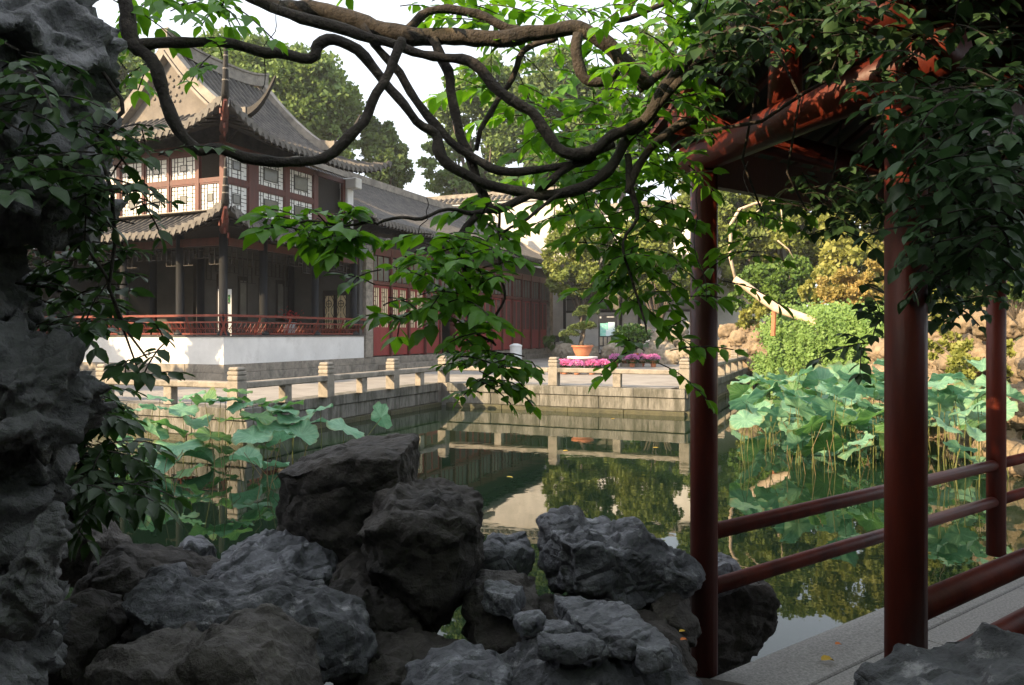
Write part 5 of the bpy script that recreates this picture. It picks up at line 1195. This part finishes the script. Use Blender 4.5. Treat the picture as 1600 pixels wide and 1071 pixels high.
for i in range(6):
    x = 1000+14*i; d = 41; k += 1; p = PX(x, 520, d); bank_rock(p.x, d, 1.0+rnd.uniform(-.2,.4), .7, .6, .55, k, 'brown rock piled in the bed left of the first pillar', 'rock_far', group='rocks piled left of the first pillar')
MB().box(0,11.5,0,3,-.1,.35).build('planting_bed', M['soil'], loc=G(2.2,24.6), rz=TH, kind='structure')

# hanging creeper curtain
hc = thing('hanging_creeper', 'thick curtain of bright green creeper hanging down the bank to the lotus', 'creeper', (11,27,0))
g = np.random.default_rng(5); pos = []
NS = 520
a0 = Vector((10.6,29.5,0)); a1 = Vector((11.1,19.0,0))
for i in range(NS):
    rib = g.integers(0,36); t = min(1,max(0,(rib+.5+g.normal()*.22)/36)); px = 1183+ (1425-1183)*t; d = 29.5-7.0*t+.35*math.sin(rib*2.7)
    top = 503+9*math.sin(rib*1.9)+6*math.sin(t*9)+(42*max(0,1-t/.17)**1.6)-7*math.sin(PI*t)+10*abs(t-.5)**2*0 - 6*math.sin(t*PI)+ (22*(1-min(1,t/.10))**1.2) + g.uniform(-3,12)
    bul = .45*abs(math.sin(t*9+math.sin(t*7)*2))+.3*math.cos((t*36-rib-.5)*2)
    L_ = g.uniform(1.2,1.9)+.3*math.sin(rib*3.3); p = PX(px, top, d); nn = 46; s = np.linspace(0,1,nn); back = .9*np.exp(-s*7)
    x = p.x + .35*(s)*-.2 + np.sin(s*9+i)*.03; y = p.y + back*1.0 - bul*(.4+.6*np.minimum(1,s*3)); z = p.z + .25*np.exp(-s*6)*0 - L_*s
    pos.append(np.stack([x+g.normal(size=nn)*.05, y+g.normal(size=nn)*.07, z], 1))
for t in np.linspace(.06,1,420):      # cap on top
    px = 1190+230*t; d = 30.3-7*t+g.uniform(-.3,1.6); p = PX(px, 500+g.uniform(-7,9)+40*max(0,1-t/.2)**1.6-7*math.sin(PI*t), d); pos.append(np.array([p.x,p.y,p.z])[None]+g.normal(size=(22,3))*np.array([.3,.35,.16]))
pos = np.vstack(pos); k_ = len(pos); d_ = g.normal(size=(k_,3))*.8+np.array([-.1,-.5,-.5]); n_ = g.normal(size=(k_,3))*.5+np.array([-.3,-1,.5])
v = leaf_verts(QT, pos, d_, n_, .072*g.uniform(.6,1.3,size=k_), 1.15)
npmesh('foliage', v-np.array(hc.location), np.arange(k_)[:,None]*4+np.arange(4)[None], M['curtain'], hc, False, 'stuff')
mb = MB()      # the bank mass the creeper hangs on
v_, f_ = merge([blob((10.9+.5*(i/9), 28.8-6.9*i/9, .2 if i else -.2), (.8,.8,1.2 if i else .9)) for i in range(10)])
rockify('bank_core', v_, f_, M['soil'], .12, .1, .8, 300, hc)
# leaning bleached log and its prop
lg = thing('leaning_log', 'bleached bare tree trunk leaning over the creeper bank', 'log', PX(1285,505,28.6))
pts = [(1148,437,29,8),(1165,447,28.8,8.5),(1190,466,28.4,9),(1212,482,28,10),(1240,492,27.5,10),(1262,500,27,10),(1290,512,26.5,11)]
MB().tube([PX(x,y,d)-lg.location for x,y,d,r in pts], [r*.72*d/F for x,y,d,r in pts], 10, jit=.12).build('trunk', M['log'], lg, True)
MB().tube([PX(1210,480,28.1)-lg.location, PX(1208,525,28.1)-lg.location], .09, 8).build('prop_post', M['terra'], lg)
lg2 = thing('dead_branch', 'arching pale dead branch behind the first pillar under the wisteria leaves', 'branch', PX(1145,400,32))
def db(pts): MB().tube([PX(x,y,d)-lg2.location for x,y,d,r in pts], [r*.5*d/F for x,y,d,r in pts], 7, jit=.12).build('limb', M['log'], lg2, True)
db([(1150,440,31,5),(1140,400,31,5),(1142,350,31,5),(1155,328,31,5),(1180,318,31,4),(1215,314,31,3),(1232,325,31,1.5)]); db([(1195,316,31,3),(1180,335,31,2),(1165,348,31,1)]); db([(1215,376,30.5,2.5),(1232,390,30.5,2),(1240,404,30.5,1)]); db([(1220,318,31,2),(1222,345,31,1.5),(1220,360,31,1)])

# ================================================================= POTS, BONSAI, SIGNS
def pot_mb(r, h): return MB().lathe([(r*.72,0),(r*.78,h*.1),(r*.95,h*.8),(r*1.04,h*.82),(r*1.06,h),(r*.9,h),(r*.88,h*.88)], 16)
potm = pot_mb(.16,.30).build('pot', M['terra'], None, True); src_me = potm.data; bpy.data.objects.remove(potm)
def flower_me(seed, m):
    g = np.random.default_rng(seed); k = 430; d = g.normal(size=(k,3)); d[:,2] = np.abs(d[:,2])*.8; d /= np.linalg.norm(d,axis=1,keepdims=True)
    pos = d*np.array([.30,.30,.22])*(1+.08*g.normal(size=(k,1)))
    v = leaf_verts(QT, pos, d+g.normal(size=(k,3))*.5, g.normal(size=(k,3)), .05*g.uniform(.7,1.3,size=k), .8)
    o = npmesh('flowers', v, np.arange(k)[:,None]*4+np.arange(4)[None], m); me = o.data; bpy.data.objects.remove(o); return me
FM = [flower_me(1, M['pink']), flower_me(2, M['pink2']), flower_me(3, M['pink'])]
def leafball():
    g = np.random.default_rng(9); k = 260; d = g.normal(size=(k,3)); d /= np.linalg.norm(d,axis=1,keepdims=True); pos = d*np.array([.24,.24,.13])+np.array([0,0,-.06])
    v = leaf_verts(QT, pos, d, g.normal(size=(k,3)), .07*np.ones(k), .8); o = npmesh('leaves', v, np.arange(k)[:,None]*4+np.arange(4)[None], M['leafd']); me = o.data; bpy.data.objects.remove(o); return me
LB = leafball()
def mum(x, y, d, s, label, group, mi):
    dd = d; p = PX(x, 0, dd); t = thing('flower_pot', label, 'flower pot', (p.x, dd, 0), rnd.uniform(0,6), group); t.scale = (s,s,s)
    for nm, me, z in (('pot', src_me, 0), ('leaves', LB, .40), ('flowers', FM[mi], .42)):
        o = bpy.data.objects.new(nm, me); COL.objects.link(o); o.parent = t; o.location = (0,0,z)
        if nm != 'pot': o['kind'] = 'stuff'
fx, fy = PX(910,0,28.0).x, 28.0
ped = thing('stone_pedestal', 'low round white pedestal under the bonsai among pink flowers', 'pedestal', (fx,fy,0))
MB().lathe([(.42,0),(.42,.04),(.34,.08),(.34,.50),(.50,.54),(.56,.56),(.56,.62),(.54,.63)], 24).build('pedestal', M['wallw'], ped, True)
for i in range(9):
    a = 2*PI*i/9+.2; x = fx+.78*math.cos(a); y = fy+.62*math.sin(a)
    mum(800+x/y*F, 0, y, .78, 'terracotta pot of bright pink chrysanthemums in the ring round the bonsai pedestal', 'flower pots round the bonsai pedestal', 1 if i % 3 else 0)
for i, (x, d) in enumerate(((962,32.0),(976,32.6),(988,31.8),(1003,32.4),(1021,32.0))):
    mum(x, 0, d+1.6, .86, ['leftmost pot of lilac pink chrysanthemums in the back row','second pot from the left in the back row of chrysanthemums','middle chrysanthemum pot of the back row, below the green potted plant','fourth pot of the back row, with a gap before the last one','rightmost chrysanthemum pot of the back row, standing apart'][i], 'back row of chrysanthemum pots', 0 if i < 3 else 2)
bo = thing('bonsai', 'bonsai pine with flat cloud layers in a wide terracotta bowl', 'bonsai', (fx,fy,.63))
MB().lathe([(.20,0),(.24,.03),(.33,.22),(.36,.33),(.40,.34),(.40,.40),(.36,.40),(.34,.34)], 20).build('bowl', M['terra'], bo, True)
MB().lathe([(.01,.33),(.34,.34)], 16, cap=False).build('soil', M['soilpot'], bo)
MB().tube([(0,0,.34),(-.03,0,.5),(.06,0,.75),(.04,.02,1.0),(-.06,0,1.25),(0,0,1.5),(.1,0,1.7)], [.09,.065,.05,.045,.04,.03,.02], 8, jit=.1).tube([(.05,0,.8),(-.2,0,.85),(-.5,0,.82)], [.035,.03,.015], 6).tube([(.03,0,1.0),(.25,0,1.1)], [.03,.015], 6).build('trunk', M['barkt'], bo, True)
def pad(cx, cz, rx, rz, seed, n=900):
    g = np.random.default_rng(seed); d = g.normal(size=(n,3)); d[:,2] = np.abs(d[:,2])*.9-.15; d /= np.linalg.norm(d,axis=1,keepdims=True)
    pos = d*np.array([rx,rx*.8,rz])*(.85+.2*g.random((n,1)))+np.array([cx,0,cz]); v = leaf_verts(QT, pos, d+g.normal(size=(n,3))*.4, g.normal(size=(n,3)), .05*np.ones(n), .8)
    npmesh('foliage_pad', v, np.arange(n)[:,None]*4+np.arange(4)[None], M['bonsai'], bo, False, 'stuff')
for a in ((-.48,.78,.34,.17,1),(-.22,1.0,.30,.16,2),(.14,1.1,.34,.16,3),(.02,1.05,.3,.15,4),(-.05,1.52,.28,.14,5),(.25,1.58,.34,.17,6),(.08,1.7,.26,.14,7)): pad(*a)
pp = thing('potted_plant', 'green leafy plant in a tapered terracotta pot behind the back row of flowers', 'potted plant', (PX(986,0,34).x,34,0))
MB().box(-.45,.45,-.3,.3,0,.14).build('stand', M['stone'], pp)
MB().lathe([(.16,.14),(.2,.2),(.30,.5),(.34,.52),(.34,.6),(.28,.6)], 16).build('pot', M['terra'], pp, True)
g = np.random.default_rng(4); n = 1500; d = g.normal(size=(n,3)); d /= np.linalg.norm(d,axis=1,keepdims=True); pos = d*np.array([.85,.7,.5])*(g.random((n,1))**.35)+np.array([0,0,1.35])
npmesh('foliage', leaf_verts(QT,pos,d+g.normal(size=(n,3))*.6,g.normal(size=(n,3))+np.array([0,0,1]),.13*np.ones(n),.7), np.arange(n)[:,None]*4+np.arange(4)[None], M['leafd'], pp, False, 'stuff')
MB().tube([(0,0,.55),(.03,0,1.0),(-.05,0,1.4)], [.04,.03,.015], 6).build('trunk', M['barkt'], pp)
pl = thing('stone_planter', 'pale stone table planter in the bed behind the potted plant', 'planter', (PX(985,0,38).x,38,.0))
MB().box(-.9,.9,-.3,.3,1.05,1.2).box(-.75,.75,-.24,.24,.94,1.048).build('basin', M['wallw'], pl); MB().box(-.6,-.3,-.2,.2,0,.938).build('leg', M['stone'], pl); MB().box(.3,.6,-.2,.2,0,.938).build('leg', M['stone'], pl)
sg = thing('map_sign', 'tall black visitor sign with a green map panel and small pictures', 'sign', (PX(949.5,0,40).x,40,.42), 0)
MB().bbox(-.48,.48,-.05,.05,.0,2.02,.01).build('board', M['signb'], sg)
MB().box(-.40,-.10,-.062,-.051,.92,1.58).box(-.0999,.02,-.062,-.051,1.25,1.60).build('map_panel', M['signm'], sg); MB().box(-.098,.36,-.061,-.052,.92,1.249).box(.0205,.36,-.061,-.051,1.25,1.64).build('map_panel', M['signl'], sg)
mb = MB(); r3 = random.Random(2)
for j in range(14): 
    x0 = r3.uniform(-.38,.25); z0 = r3.uniform(.97,1.5); mb.box(x0,x0+r3.uniform(.03,.12),-.066,-.0621,z0,z0+.015)
mb.build('map_line', M['signw'], sg)
mb = MB()
for j in range(6): mb.box(-.05+.07*j,-.05+.07*j+.05,-.055,-.051,1.88,1.94)
mb.box(-.42,-.34,-.055,-.051,1.84,1.93)
for j in range(4): mb.box(-.40+.20*j,-.40+.20*j+.15,-.054,-.051,.50,.88) if False else None
for q in range(3):
    for j in range(4): mb.box(-.42+.30*q,-.42+.30*q+.17,-.055,-.051,.24+.035*j,.255+.035*j)
for j in range(9):
    for q in range(18): 
        if r3.random() > .2: mb.box(-.46+.05*q,-.46+.05*q+.035,-.055,-.051,.05+.018*j,.06+.018*j)
mb.build('lettering', M['inkl'], sg)
for j in range(4): MB().box(-.42+.215*j,-.42+.215*j+.15,-.056,-.051,.44,.86).build('picture', M['rock_far'], sg)
ls = thing('lectern_sign', 'small slanted dark reading sign beside the end pier of the hall', 'sign', G(.75,27.0), TH)
MB().box(-.04,.04,-.04,.04,0,1.0).build('post', M['black'], ls); MB().box(-.35,.35,-.02,.02,-.3,.3, Matrix.Translation((0,0,1.15)) @ Matrix.Rotation(-.9,4,'X')).build('panel', M['signb'], ls)
bn = thing('litter_bin', 'small grey litter bin on the terrace below the hanging wisteria', 'bin', (PX(806,0,36).x,36,0))
MB().lathe([(.26,0),(.28,.02),(.28,.85),(.3,.86),(.3,.92),(.1,1.0)],16).build('body', M['signw'], bn)

# unseen wall added behind the viewer to keep the near shore in shade
SH = Vector((sdir.x, sdir.y, 0)).normalized(); ST = Vector((-SH.y, SH.x, 0))
gw = thing('garden_wall', 'white garden wall with tiled coping behind the viewer', 'wall', SH*5.2-ST*13+Vector((0,0,-.4)), math.atan2(ST.y, ST.x))
MB().box(0,25,-.2,.2,0,5.1).build('wall', M['wallg'], gw); coping(gw, 0, 25, 5.1, 0.0)

for k, (x, y) in enumerate(((960,655),(792,745),(1020,700),(655,735),(880,705))):      # small leaves floating on the pond
    d = (E-WZ)*F/(y-HOR); p = Vector(((x-800)/F*d, d, WZ+.006)); a_ = rnd.uniform(0,6)
    v = leaf_verts(LT*np.array([1,1,.3]), np.zeros((1,3)), np.array([[math.cos(a_),math.sin(a_),0.]]), np.array([[0,0,1.]]), np.array([.13]))
    o = npmesh('floating_leaf', v, LF3, M['yleaf'], None, True); o.location = p
    tag(o, ['small fallen leaf floating on the water below the flower pot railing','small fallen leaf floating in mid pond above the gap right of the dark boulder','small fallen leaf floating left of the first pillar','small fallen leaf floating just right of the flat topped boulder','small fallen leaf floating in the middle of the pond reflection'][k], 'leaf')
